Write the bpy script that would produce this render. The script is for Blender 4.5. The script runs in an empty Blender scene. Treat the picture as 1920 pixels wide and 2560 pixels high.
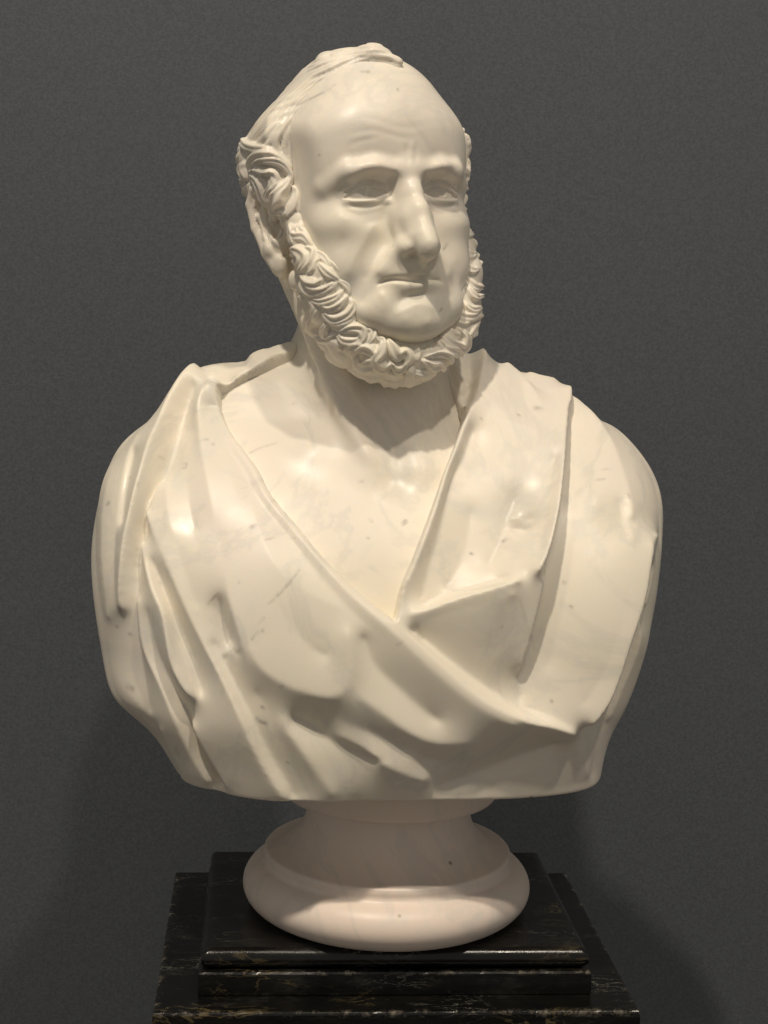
import bpy, math, random
import numpy as np
from math import radians, sin, cos, pi
from mathutils import Matrix, Vector

random.seed(4)
np.random.seed(4)
scene = bpy.context.scene

# ------------------------------------------------------------------ camera
F_PX, IMG_W, IMG_H = 3900.0, 1920.0, 2560.0
CAM = np.array([-0.1205, -1.377, 0.54])
CAM_YAW, CAM_PITCH, CAM_ROLL = radians(4.5), radians(7.05), radians(1.7)
FWD = np.array([sin(CAM_YAW) * cos(CAM_PITCH), cos(CAM_YAW) * cos(CAM_PITCH), -sin(CAM_PITCH)])
RIGHT = np.array([cos(CAM_YAW), -sin(CAM_YAW), 0.0])
UP = np.cross(RIGHT, FWD)
RIGHT, UP = cos(CAM_ROLL) * RIGHT + sin(CAM_ROLL) * UP, cos(CAM_ROLL) * UP - sin(CAM_ROLL) * RIGHT

cam_data = bpy.data.cameras.new('camera')
cam_data.sensor_fit = 'VERTICAL'
cam_data.sensor_height = 24.0
cam_data.lens = 24.0 * F_PX / IMG_H
cam_data.clip_start = 0.02
cam_data.clip_end = 50.0
cam = bpy.data.objects.new('camera', cam_data)
scene.collection.objects.link(cam)
cam.matrix_world = Matrix([[RIGHT[i], UP[i], -FWD[i], CAM[i]] for i in range(3)] + [[0, 0, 0, 1]])
scene.camera = cam

# ------------------------------------------------------------------ world and lamps
world = bpy.data.worlds.new('World')
scene.world = world
world.use_nodes = True
bgn = world.node_tree.nodes['Background']
bgn.inputs[0].default_value = (1.0, 0.93, 0.84, 1)
bgn.inputs[1].default_value = AMBIENT = 0.245


def spot_lamp(name, loc, target, power, col, radius, cone, blend=0.5):
    d = bpy.data.lights.new(name, 'SPOT')
    d.energy = power
    d.color = col
    d.shadow_soft_size = radius
    d.spot_size = radians(cone)
    d.spot_blend = blend
    o = bpy.data.objects.new(name, d)
    scene.collection.objects.link(o)
    o.location = loc
    v = np.array(target) - np.array(loc)
    o.rotation_euler = Vector(v).to_track_quat('-Z', 'Y').to_euler()
    return o


spot_lamp('track_spot', (-1.22, -2.30, 4.95), (0.0, 0.0, 0.42), 650, (1.0, 0.88, 0.72), 0.10, 44, 0.5)
spot_lamp('track_spot', (0.99, -2.40, 4.95), (0.0, 0.0, 0.42), 325, (1.0, 0.88, 0.72), 0.10, 44, 0.5)

scene.view_settings.view_transform = 'Standard'
scene.view_settings.look = 'None'
scene.view_settings.exposure = 0.0
scene.view_settings.gamma = 1.0
scene.view_settings.use_curve_mapping = False


# ------------------------------------------------------------------ pixel helpers (a pixel gives a direction only)
def proj(p):
    p = np.asarray(p, dtype=np.float64) - CAM
    d = p @ FWD
    return np.stack([960 + F_PX * (p @ RIGHT) / d, 1280 - F_PX * (p @ UP) / d], -1)


def at(px, py, y):
    d = FWD + RIGHT * (px - 960) / F_PX - UP * (py - 1280) / F_PX
    return CAM + d * ((y - CAM[1]) / d[1])


# ------------------------------------------------------------------ implicit-surface toolkit
class Grid:
    def __init__(self, lo, hi, h):
        self.lo = np.array(lo, float)
        self.h = h
        self.n = np.ceil((np.array(hi) - self.lo) / h).astype(int) + 1
        self.f = np.full(self.n, 0.05, np.float32)

    def sub(self, lo, hi):
        a = np.clip(np.floor((np.array(lo) - self.lo) / self.h).astype(int), 0, self.n)
        b = np.clip(np.ceil((np.array(hi) - self.lo) / self.h).astype(int) + 1, 0, self.n)
        sl = tuple(slice(int(i), int(j)) for i, j in zip(a, b))
        ax = [(self.lo[i] + self.h * np.arange(a[i], b[i])).astype(np.float32) for i in range(3)]
        return sl, ax[0][:, None, None], ax[1][None, :, None], ax[2][None, None, :]


def smin(a, b, k):
    if k <= 0:
        return np.minimum(a, b)
    h = np.maximum(k - np.abs(a - b), 0) / k
    return np.minimum(a, b) - h * h * k * 0.25


def smax(a, b, k):
    return -smin(-a, -b, k)


def sstep(x, a, b):
    t = np.clip((x - a) / (b - a), 0, 1)
    return t * t * (3 - 2 * t)


def surface_nets(f, lo, h):
    s = f < 0
    c = [f[i:f.shape[0] - 1 + i, j:f.shape[1] - 1 + j, k:f.shape[2] - 1 + k] for i in (0, 1) for j in (0, 1) for k in (0, 1)]
    cnt = np.zeros(c[0].shape, np.int8)
    for v in c:
        cnt += v < 0
    act = (cnt > 0) & (cnt < 8)
    idx = np.argwhere(act)
    vals = np.stack([v[act] for v in c], 1).astype(np.float64)
    corners = np.array([[i, j, k] for i in (0, 1) for j in (0, 1) for k in (0, 1)], float)
    acc = np.zeros((len(idx), 3))
    num = np.zeros(len(idx))
    for a in range(8):
        for b in range(a + 1, 8):
            if np.abs(corners[a] - corners[b]).sum() != 1:
                continue
            va, vb = vals[:, a], vals[:, b]
            m = (va < 0) != (vb < 0)
            t = va[m] / (va[m] - vb[m])
            acc[m] += corners[a] + t[:, None] * (corners[b] - corners[a])
            num[m] += 1
    verts = (idx + acc / num[:, None]) * h + lo
    vid = np.full(act.shape, -1, np.int32)
    vid[act] = np.arange(len(idx), dtype=np.int32)
    quads = []
    for ax in range(3):
        sl0 = [slice(1, -1)] * 3
        sl1 = [slice(1, -1)] * 3
        sl0[ax] = slice(0, -1)
        sl1[ax] = slice(1, None)
        m = s[tuple(sl0)] != s[tuple(sl1)]
        e = np.argwhere(m)
        off = np.ones(3, int)
        off[ax] = 0
        e = e + off
        inside = s[e[:, 0], e[:, 1], e[:, 2]]
        o1, o2 = [(1, 2), (2, 0), (0, 1)][ax]
        d1 = np.zeros(3, int); d1[o1] = 1
        d2 = np.zeros(3, int); d2[o2] = 1
        q = np.stack([vid[tuple((e - d1 - d2).T)], vid[tuple((e - d2).T)], vid[tuple(e.T)], vid[tuple((e - d1).T)]], 1)
        q[~inside] = q[~inside][:, ::-1]
        quads.append(q)
    q = np.concatenate(quads)
    q = q[(q >= 0).all(1)]
    return verts, q


def edges_of(q):
    e = np.concatenate([q[:, [0, 1]], q[:, [1, 2]], q[:, [2, 3]], q[:, [3, 0]]])
    e.sort(1)
    key = np.unique(e[:, 0].astype(np.int64) * (1 << 32) + e[:, 1])
    return (key >> 32).astype(np.int64), (key & 0xffffffff).astype(np.int64)


def lap(v, e, deg):
    n = len(v)
    out = np.empty_like(v)
    for k in range(v.shape[1]):
        out[:, k] = np.bincount(e[0], v[e[1], k], n) + np.bincount(e[1], v[e[0], k], n)
    return out / deg[:, None] - v


def taubin(v, e, it, lam=0.55, mu=-0.57):
    deg = np.maximum(np.bincount(e[0], minlength=len(v)) + np.bincount(e[1], minlength=len(v)), 1).astype(float)
    for _ in range(it):
        v = v + lam * lap(v, e, deg)
        v = v + mu * lap(v, e, deg)
    return v


def smooth(v, e, it, lam=0.5):
    deg = np.maximum(np.bincount(e[0], minlength=len(v)) + np.bincount(e[1], minlength=len(v)), 1).astype(float)
    for _ in range(it):
        v = v + lam * lap(v, e, deg)
    return v


def normals(v, q):
    a = v[q[:, 2]] - v[q[:, 0]]
    b = v[q[:, 3]] - v[q[:, 1]]
    fn = np.cross(a, b)
    n = np.zeros_like(v)
    for k in range(3):
        for c in range(4):
            n[:, k] += np.bincount(q[:, c], fn[:, k], len(v))
    return n / np.maximum(np.linalg.norm(n, axis=1), 1e-12)[:, None]


def refine(v, q, sel):
    """split the selected quads in four; returns verts, quads and the hinge list (mid, a, b) along the border"""
    qs = q[sel]
    keep = q[~sel]
    ed = np.stack([qs, np.roll(qs, -1, 1)], -1).reshape(-1, 2)
    ed.sort(1)
    key = ed[:, 0].astype(np.int64) * (1 << 32) + ed[:, 1]
    uk, inv, cn = np.unique(key, return_inverse=True, return_counts=True)
    a, b = (uk >> 32).astype(np.int64), (uk & 0xffffffff).astype(np.int64)
    mid = (v[a] + v[b]) / 2
    cen = v[qs].mean(1)
    n0, n1 = len(v), len(v) + len(mid)
    m = inv.reshape(-1, 4) + n0
    c = np.arange(len(qs)) + n1
    nq = [np.stack([qs[:, k], m[:, k], c, m[:, (k - 1) % 4]], 1) for k in range(4)]
    hinge = np.stack([np.arange(len(mid))[cn == 1] + n0, a[cn == 1], b[cn == 1]], 1)
    return np.concatenate([v, mid, cen]), np.concatenate([keep] + nq), hinge


def facing(v, n):
    d = CAM - v
    d /= np.linalg.norm(d, axis=1)[:, None]
    return (d * n).sum(1)


def make_mesh(name, v, q, mat, parent=None):
    me = bpy.data.meshes.new(name)
    me.vertices.add(len(v))
    me.vertices.foreach_set('co', np.ascontiguousarray(v, np.float32).ravel())
    me.loops.add(q.size)
    me.loops.foreach_set('vertex_index', np.ascontiguousarray(q, np.int32).ravel())
    me.polygons.add(len(q))
    me.polygons.foreach_set('loop_start', np.arange(0, q.size, q.shape[1], dtype=np.int32))
    me.polygons.foreach_set('use_smooth', np.ones(len(q), bool))
    me.update(calc_edges=True)
    me.validate()
    me.materials.append(mat)
    o = bpy.data.objects.new(name, me)
    scene.collection.objects.link(o)
    o.parent = parent
    return o


def catmull(pts, per=8):
    p = np.asarray(pts, float)
    if len(p) == 2:
        t = np.linspace(0, 1, per + 1)[:, None]
        return p[0] + (p[1] - p[0]) * t
    P = np.concatenate([[2 * p[0] - p[1]], p, [2 * p[-1] - p[-2]]])
    out = []
    for i in range(1, len(P) - 2):
        t = np.linspace(0, 1, per, endpoint=False)[:, None]
        a, b, c, d = P[i - 1], P[i], P[i + 1], P[i + 2]
        out.append(0.5 * (2 * b + (c - a) * t + (2 * a - 5 * b + 4 * c - d) * t * t + (3 * b - a - 3 * c + d) * t ** 3))
    out.append(p[-1:])
    return np.concatenate(out)


def polydist(P, pts, per=6):
    """distance, parameter 0..1 and signed side of each 2-D point against a smooth curve"""
    c = catmull(pts, per)
    seg = np.diff(c, axis=0)
    L = np.maximum(np.linalg.norm(seg, axis=1), 1e-9)
    cum = np.concatenate([[0], np.cumsum(L)])
    best = np.full(len(P), 1e9)
    tt = np.zeros(len(P))
    sd = np.ones(len(P))
    for i in range(len(seg)):
        r = P - c[i]
        t = np.clip((r @ seg[i]) / L[i] ** 2, 0, 1)
        dx = r - t[:, None] * seg[i]
        d = np.hypot(dx[:, 0], dx[:, 1])
        m = d < best
        best[m] = d[m]
        tt[m] = (cum[i] + t[m] * L[i]) / cum[-1]
        sd[m] = np.sign(seg[i][0] * r[m, 1] - seg[i][1] * r[m, 0])
    return best, tt, sd


def stroke(P, pts, wid, hgt, prof='round', taper=(0.15, 0.15), per=6):
    """height field of one carved stroke in photo pixels; wid and hgt may be lists along the stroke"""
    out = np.zeros(len(P))
    pa = np.asarray(pts, float)
    wm = float(np.max(wid)) * (3.2 if prof == 'gauss' else 1.05)
    m = (P[:, 0] > pa[:, 0].min() - wm) & (P[:, 0] < pa[:, 0].max() + wm) & (P[:, 1] > pa[:, 1].min() - wm) & (P[:, 1] < pa[:, 1].max() + wm)
    if not m.any():
        return out
    d, t, s = polydist(P[m], pa, per)
    w = np.interp(t, np.linspace(0, 1, len(wid)), wid) if np.ndim(wid) else wid
    h = np.interp(t, np.linspace(0, 1, len(hgt)), hgt) if np.ndim(hgt) else hgt
    tp = np.ones_like(t)
    if taper[0] > 0:
        tp *= sstep(t, 0, taper[0])
    if taper[1] > 0:
        tp *= sstep(1 - t, 0, taper[1])
    x = d / np.maximum(w, 1e-6)
    if prof == 'round':
        v = np.sqrt(np.clip(1 - x * x, 0, 1))
    elif prof == 'gauss':
        v = np.exp(-x * x)
    elif prof == 'tri':
        v = np.clip(1 - x, 0, 1)
    else:
        v = sstep(1 - x, 0, 1)
    out[m] = v * h * tp
    return out


def inside(P, poly):
    x, y = P[:, 0], P[:, 1]
    r = np.zeros(len(P), bool)
    pl = np.asarray(poly, float)
    j = len(pl) - 1
    for i in range(len(pl)):
        xi, yi = pl[i]
        xj, yj = pl[j]
        if yi != yj:
            r ^= ((yi > y) != (yj > y)) & (x < (xj - xi) * (y - yi) / (yj - yi) + xi)
        j = i
    return r


def region(P, poly, soft):
    """1 inside a closed smooth outline, 0 outside, with a soft edge in pixels"""
    c = catmull(list(poly) + [poly[0]], 5)
    m = (P[:, 0] > c[:, 0].min() - soft) & (P[:, 0] < c[:, 0].max() + soft) & (P[:, 1] > c[:, 1].min() - soft) & (P[:, 1] < c[:, 1].max() + soft)
    out = np.zeros(len(P))
    if m.any():
        q = P[m]
        ins = inside(q, c)
        d, _, _ = polydist(q, c, 1)
        out[m] = sstep(np.where(ins, d, -d), -soft / 2, soft / 2)
    return out


def vnoise(p, sc, seed=0):
    """smooth value noise -1..1"""
    rs = np.random.RandomState(seed)
    tab = rs.rand(4096) * 2 - 1
    x = np.asarray(p) * sc
    i = np.floor(x).astype(np.int64)
    f = x - i
    f = f * f * (3 - 2 * f)
    r = 0
    for a in (0, 1):
        for b in (0, 1):
            for c in (0, 1):
                hsh = ((i[:, 0] + a) * 73856093 ^ (i[:, 1] + b) * 19349663 ^ (i[:, 2] + c) * 83492791) & 4095
                w = (f[:, 0] if a else 1 - f[:, 0]) * (f[:, 1] if b else 1 - f[:, 1]) * (f[:, 2] if c else 1 - f[:, 2])
                r = r + tab[hsh] * w
    return r


def taut_field(folds, x0, y0, x1, y1, st):
    """height field stretched taut (harmonic) between ridge and valley curves (x, y, height)"""
    nx, ny = int((x1 - x0) / st) + 1, int((y1 - y0) / st) + 1
    val = np.zeros((ny, nx))
    cnt = np.zeros((ny, nx))
    for c in folds:
        p = catmull(c, 12)
        # resample densely
        L = np.concatenate([[0], np.cumsum(np.hypot(*np.diff(p[:, :2], axis=0).T))])
        s = np.arange(0, L[-1], st * 0.4)
        xx, yy, hh = [np.interp(s, L, p[:, k]) for k in range(3)]
        i, j = np.rint((yy - y0) / st).astype(int), np.rint((xx - x0) / st).astype(int)
        ok = (i >= 0) & (j >= 0) & (i < ny) & (j < nx)
        tl = min(0.3 * L[-1], 45.0)
        w = sstep(np.minimum(s, L[-1] - s), -2, tl) ** 4 + 1e-5
        np.add.at(val, (i[ok], j[ok]), hh[ok] * w[ok])
        np.add.at(cnt, (i[ok], j[ok]), w[ok])
    levels = [(val, cnt)]
    while min(levels[-1][0].shape) > 12:
        v, c = levels[-1]
        v = np.pad(v, ((0, v.shape[0] % 2), (0, v.shape[1] % 2)))
        c = np.pad(c, ((0, c.shape[0] % 2), (0, c.shape[1] % 2)))
        levels.append((v[::2, ::2] + v[1::2, ::2] + v[::2, 1::2] + v[1::2, 1::2], c[::2, ::2] + c[1::2, ::2] + c[::2, 1::2] + c[1::2, 1::2]))
    u = None
    for lev, (v, c) in list(enumerate(levels))[::-1]:
        fixed = c > 0
        tv = np.where(fixed, v / np.maximum(c, 1e-9), 0)
        lam = 14.0 * np.clip(c / 2.5 / 2 ** lev, 0, 1)
        if u is None:
            u = np.full(v.shape, tv[fixed].mean() if fixed.any() else 0.0)
        else:
            u = np.repeat(np.repeat(u, 2, 0), 2, 1)[:v.shape[0], :v.shape[1]]
        for _ in range(120):
            p = np.pad(u, 1, mode='edge')
            u = 0.25 * (p[:-2, 1:-1] + p[2:, 1:-1] + p[1:-1, :-2] + p[1:-1, 2:])
            u = (u + lam * tv) / (1 + lam)
    return u


def blur(u, sig):
    k = int(3 * sig) + 1
    w = np.exp(-0.5 * (np.arange(-k, k + 1) / sig) ** 2)
    w /= w.sum()
    for ax in (0, 1):
        p = np.pad(u, [(k, k) if a == ax else (0, 0) for a in (0, 1)], mode='edge')
        u = sum(w[i] * (p[i:i + u.shape[0]] if ax == 0 else p[:, i:i + u.shape[1]]) for i in range(2 * k + 1))
    return u


def sample(u, P, x0, y0, st):
    fx, fy = np.clip((P[:, 0] - x0) / st, 0, u.shape[1] - 1.001), np.clip((P[:, 1] - y0) / st, 0, u.shape[0] - 1.001)
    ix, iy = fx.astype(int), fy.astype(int)
    ax, ay = fx - ix, fy - iy
    return (u[iy, ix] * (1 - ax) + u[iy, ix + 1] * ax) * (1 - ay) + (u[iy + 1, ix] * (1 - ax) + u[iy + 1, ix + 1] * ax) * ay


# ------------------------------------------------------------------ head frame (head-local millimetres -> world)
HS = 1.08e-3
HT = np.array([-0.0411, 0.0, 0.636])


def rot(y, p, r):
    cy, sy, cp, sp, cr, sr = cos(y), sin(y), cos(p), sin(p), cos(r), sin(r)
    return np.array([[cy, -sy, 0], [sy, cy, 0], [0, 0, 1]]) @ np.array([[1, 0, 0], [0, cp, -sp], [0, sp, cp]]) @ np.array([[cr, 0, sr], [0, 1, 0], [-sr, 0, cr]])


HR = rot(radians(21.5), radians(-6), radians(-3.5))


def h2w(p):
    return (np.asarray(p, float) * HS) @ HR.T + HT


def w2h(p):
    return (np.asarray(p, float) - HT) @ HR / HS


def ellip(X, Y, Z, c, r):
    a, b, d = (X - c[0]) / r[0], (Y - c[1]) / r[1], (Z - c[2]) / r[2]
    k0 = np.sqrt(a * a + b * b + d * d) + 1e-6
    k1 = np.sqrt((a / r[0]) ** 2 + (b / r[1]) ** 2 + (d / r[2]) ** 2) + 1e-9
    return k0 * (k0 - 1) / k1


def cone(X, Y, Z, a, b, ra, rb):
    a = np.asarray(a, float)
    d = np.asarray(b, float) - a
    L = d @ d + 1e-12
    t = np.clip(((X - a[0]) * d[0] + (Y - a[1]) * d[1] + (Z - a[2]) * d[2]) / L, 0, 1)
    return np.sqrt((X - a[0] - t * d[0]) ** 2 + (Y - a[1] - t * d[1]) ** 2 + (Z - a[2] - t * d[2]) ** 2) - (ra + t * (rb - ra))


class Local:
    """evaluates head-local shapes (mm) on the part of a world grid around them"""
    def __init__(self, grid):
        self.g = grid

    def op(self, c, R, fn, k, mode='u'):
        wc = h2w(c)
        ext = np.array([R + k + 4] * 3) * HS
        sl, x, y, z = self.g.sub(wc - ext, wc + ext)
        if 0 in self.g.f[sl].shape:
            return
        dx, dy, dz = x - HT[0], y - HT[1], z - HT[2]
        X = (dx * HR[0, 0] + dy * HR[1, 0] + dz * HR[2, 0]) / HS
        Y = (dx * HR[0, 1] + dy * HR[1, 1] + dz * HR[2, 1]) / HS
        Z = (dx * HR[0, 2] + dy * HR[1, 2] + dz * HR[2, 2]) / HS
        d = (fn(X.astype(np.float32), Y.astype(np.float32), Z.astype(np.float32)) * HS).astype(np.float32)
        cur = self.g.f[sl]
        if mode == 'u':
            self.g.f[sl] = smin(cur, d, k * HS)
        else:
            self.g.f[sl] = smax(cur, -d, k * HS)

    def ell(self, c, r, k=8, mode='u', both=True):
        for s in ((1, -1) if both and c[0] != 0 else (1,)):
            cc = (c[0] * s, c[1], c[2])
            self.op(cc, max(r), lambda X, Y, Z: ellip(X, Y, Z, cc, r), k, mode)

    def chain(self, pts, rad, k=6, mode='u', both=True):
        for s in ((1, -1) if both else (1,)):
            p = [(q[0] * s, q[1], q[2]) for q in pts]
            for i in range(len(p) - 1):
                c = (np.array(p[i]) + np.array(p[i + 1])) / 2
                R = np.linalg.norm(np.array(p[i]) - np.array(p[i + 1])) / 2 + max(rad[i], rad[i + 1])
                self.op(c, R, lambda X, Y, Z: cone(X, Y, Z, p[i], p[i + 1], rad[i], rad[i + 1]), k, mode)


def kn(z, zs, vs):
    return np.interp(z, zs, vs).astype(np.float32)


def smooth_table(zs, vs, n=200):
    c = catmull(np.stack([zs, vs], 1), 24)
    o = np.argsort(c[:, 0])
    return c[o, 0], c[o, 1]


FACE_Z = [-118, -111, -104, -92, -72, -45, -20, 0, 20, 45, 65, 85]
FW = smooth_table(FACE_Z, [8, 26, 38, 47, 55.5, 62, 67.5, 70, 71, 71, 67, 58])
FF = smooth_table(FACE_Z, [-74, -84, -88, -88, -87, -84, -82, -83, -90, -89.5, -85, -73])


def head_base(X, Y, Z):
    """cranium and face block without features (mm)"""
    cr = ellip(X, Y, Z, (0, 8, 29), (79, 93, 84))
    fh = ellip(X, Y, Z, (0, -29, 48), (61, 60, 65))
    d = smin(cr, fh, 18)
    w = kn(Z, *FW)
    yf = kn(Z, *FF)
    yb = 18.0
    cy, b = (yf + yb) / 2, (yb - yf) / 2
    n = 2.35
    q = (np.abs(X / w) ** n + np.abs((Y - cy) / b) ** n) ** (1 / n)
    lf = (q - 1) * np.minimum(w, b) * 0.9
    lf = smax(lf, Z - 72, 30)
    lf = smax(lf, -116 - Z, 10)
    return smin(d, lf, 14)


# ------------------------------------------------------------------ torso sections from the outline of the shoulders
SIL_L = [(700, 880), (640, 905), (480, 927), (430, 972), (385, 1035), (300, 1120), (258, 1185), (243, 1260), (240, 1380), (252, 1500), (268, 1600), (287, 1690), (325, 1740), (385, 1810), (430, 1885), (465, 1945)]
SIL_R = [(1140, 820), (1190, 868), (1285, 928), (1405, 958), (1475, 1035), (1540, 1070), (1600, 1130), (1635, 1200), (1648, 1300), (1634, 1400), (1600, 1540), (1552, 1680), (1516, 1780), (1496, 1850), (1484, 1900), (1474, 1958)]


def sil_table(s, back):
    w = np.array([at(a, b, back * sstep(b, 1640, 1850)) for a, b in catmull(s, 10)])
    k = np.hanning(15) / np.hanning(15).sum()
    w[7:-7] = np.stack([np.convolve(w[:, i], k, 'valid') for i in range(3)], 1)
    o = np.argsort(w[:, 2])
    return w[o, 2], w[o, 0]


TL = sil_table(SIL_L, -0.035)
TR = sil_table(SIL_R, -0.02)
TF = smooth_table([0.09, 0.13, 0.17, 0.22, 0.28, 0.33, 0.38, 0.42, 0.45, 0.48, 0.50, 0.53], [-0.122, -0.130, -0.138, -0.147, -0.147, -0.134, -0.104, -0.070, -0.042, -0.018, 0.0, 0.022])
TB = smooth_table([0.09, 0.15, 0.2, 0.3, 0.4, 0.45, 0.48, 0.50, 0.53], [0.06, 0.075, 0.088, 0.102, 0.102, 0.095, 0.085, 0.068, 0.05])


def torso(x, y, z):
    n = 2.4 + 0.7 * sstep(-z, -0.26, -0.15)
    xl, xr, yf, yb = kn(z, *TL), kn(z, *TR), kn(z, *TF), kn(z, *TB)
    cx, a = (xl + xr) / 2, (xr - xl) / 2
    cy, b = (yf + yb) / 2, (yb - yf) / 2
    q = (np.abs((x - cx) / a) ** n + np.abs((y - cy) / b) ** n) ** (1 / n)
    gx = np.abs((x - cx)) / a
    return ((q - 1) * (b + (a - b) * np.clip(gx, 0, 1) ** 3 * 0.6)).astype(np.float32)


BOT_Z = 0.147


def build_body():
    g = Grid((-0.235, -0.165, 0.20), (0.185, 0.14, 0.785), 0.0014)
    # chest and shoulders under the cloth
    sl, x, y, z = g.sub((-1, -1, -1), (1, 1, 0.56))
    d = torso(x, y, z) + 0.007
    d = smax(d, z - 0.515, 0.02)
    d = smax(d, 0.215 - z, 0.01)
    g.f[sl] = d

    def wc(a, b, ra, rb, k, mode='u'):
        lo = np.minimum(a, b) - max(ra, rb) - k - 0.004
        hi = np.maximum(a, b) + max(ra, rb) + k + 0.004
        sl, x, y, z = g.sub(lo, hi)
        dd = cone(x, y, z, a, b, ra, rb).astype(np.float32)
        g.f[sl] = smin(g.f[sl], dd, k) if mode == 'u' else smax(g.f[sl], -dd, k)
    wc((-0.0150, 0.026, 0.40), (-0.0335, 0.026, 0.585), 0.066, 0.060, 0.032)
    L = Local(g)
    # head
    sl, x, y, z = g.sub(h2w((0, 0, 5)) - 0.165, h2w((0, 0, 5)) + 0.165)
    dx, dy, dz = x - HT[0], y - HT[1], z - HT[2]
    X, Y, Z = [((dx * HR[0, i] + dy * HR[1, i] + dz * HR[2, i]) / HS).astype(np.float32) for i in range(3)]
    g.f[sl] = smin(g.f[sl], (head_base(X, Y, Z) * HS).astype(np.float32), 0.012)
    # temples, cheekbones, brow
    L.ell((88, -48, 22), (15, 26, 26), 18, 's')
    L.ell((41, -56, -25), (20, 20, 12), 18)
    L.chain([(10, -87, 13), (28, -87, 16), (44, -79.5, 15), (57, -62, 5)], [4.6, 4.4, 4.4, 4], 9)
    L.ell((0, -84, 14), (12, 11, 10), 8)
    L.ell((43, -52, -56), (19, 21, 21), 18)
    # sockets and eyeballs
    L.ell((29, -97, 0.5), (18, 21, 12), 6, 's')
    L.ell((15, -94, 0), (6, 12, 10), 5, 's')
    L.ell((30.5, -65.5, -3), (14.8, 13.2, 12.2), 3)
    # nose
    L.chain([(0, -86, 12), (0, -93, -2), (0, -102, -18), (0, -109, -36)], [7.0, 5.8, 6.2, 7.4], 6, both=False)
    L.chain([(3.5, -84, 0), (6, -87, -20), (8.5, -92, -38)], [5, 6.6, 7.4], 10)
    L.chain([(2.5, -91, -8), (4.5, -98, -24), (5.5, -103, -38)], [5, 5.6, 6.5], 7)
    L.ell((0, -110.5, -45.5), (9, 10.5, 10), 6)
    L.ell((-12.2, -97, -45.5), (6.6, 10, 7), 5, both=False)
    L.ell((10.5, -97, -45), (6.6, 10, 7.6), 5, both=False)
    L.chain([(0, -111, -51), (0, -97, -56)], [5, 5], 5, both=False)
    L.ell((8.6, -102.5, -55), (3.8, 7.5, 4.6), 2.5, 's')
    # muzzle, lips, chin
    L.ell((0, -73, -64), (33, 22, 24), 12)
    L.chain([(15, -86, -54), (22, -82, -64)], [5, 6], 12)
    L.ell((0, -78, -82), (24, 15, 14), 12)
    L.ell((0, -81, -100), (24, 15, 13), 12)
    L.ell((30, -72, -88), (16, 14, 14), 14)
    # ears
    EX = 75
    rim = [(EX + 1, -6, -10), (EX + 5, -7, 4), (EX + 9, 1, 15), (EX + 11, 11, 16), (EX + 12, 18, 5), (EX + 10, 16, -14), (EX + 5, 8, -34), (EX + 1, -1, -46)]
    L.chain([(EX - 6, 3, -2), (EX + 2, 8, 2)], [14, 11], 5)
    L.chain([(EX - 6, 0, -22), (EX + 1, 2, -32)], [12, 9], 5)
    L.ell((EX + 8, 4, -5), (6, 10, 15), 3, 's')
    L.ell((EX + 5, -3, -17), (7, 7, 9), 3, 's')
    L.chain(rim, [3.2, 3.4, 3.6, 3.8, 3.8, 3.6, 3.8, 4.5], 2)
    L.chain([(EX + 4, 5, 6), (EX + 7, 10, -6), (EX + 5, 6, -22), (EX + 2, -1, -30)], [2.6, 3, 3, 3], 2.5)
    L.ell((EX, -4, -44), (5, 8, 10), 3)
    # neck muscles, collar bones, pit of the throat
    notch = at(985, 1188, -0.068)
    ml = h2w((-58, 18, -42))
    mr = h2w((58, 18, -42))
    wc(ml, notch + np.array([-0.014, 0.006, 0.004]), 0.013, 0.008, 0.026)
    wc(mr, notch + np.array([0.016, 0.009, 0.004]), 0.010, 0.007, 0.03)
    wc(notch + np.array([-0.018, 0.012, -0.010]), at(800, 1140, -0.046), 0.004, 0.003, 0.04)
    wc(notch + np.array([0.018, 0.012, -0.010]), at(1140, 1150, -0.046), 0.004, 0.003, 0.04)
    wc(notch + np.array([0, -0.018, 0.004]), notch + np.array([0, -0.010, 0.02]), 0.006, 0.005, 0.024, 's')
    wc(at(990, 1010, -0.032), at(985, 1090, -0.036), 0.014, 0.012, 0.03)
    return g


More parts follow.
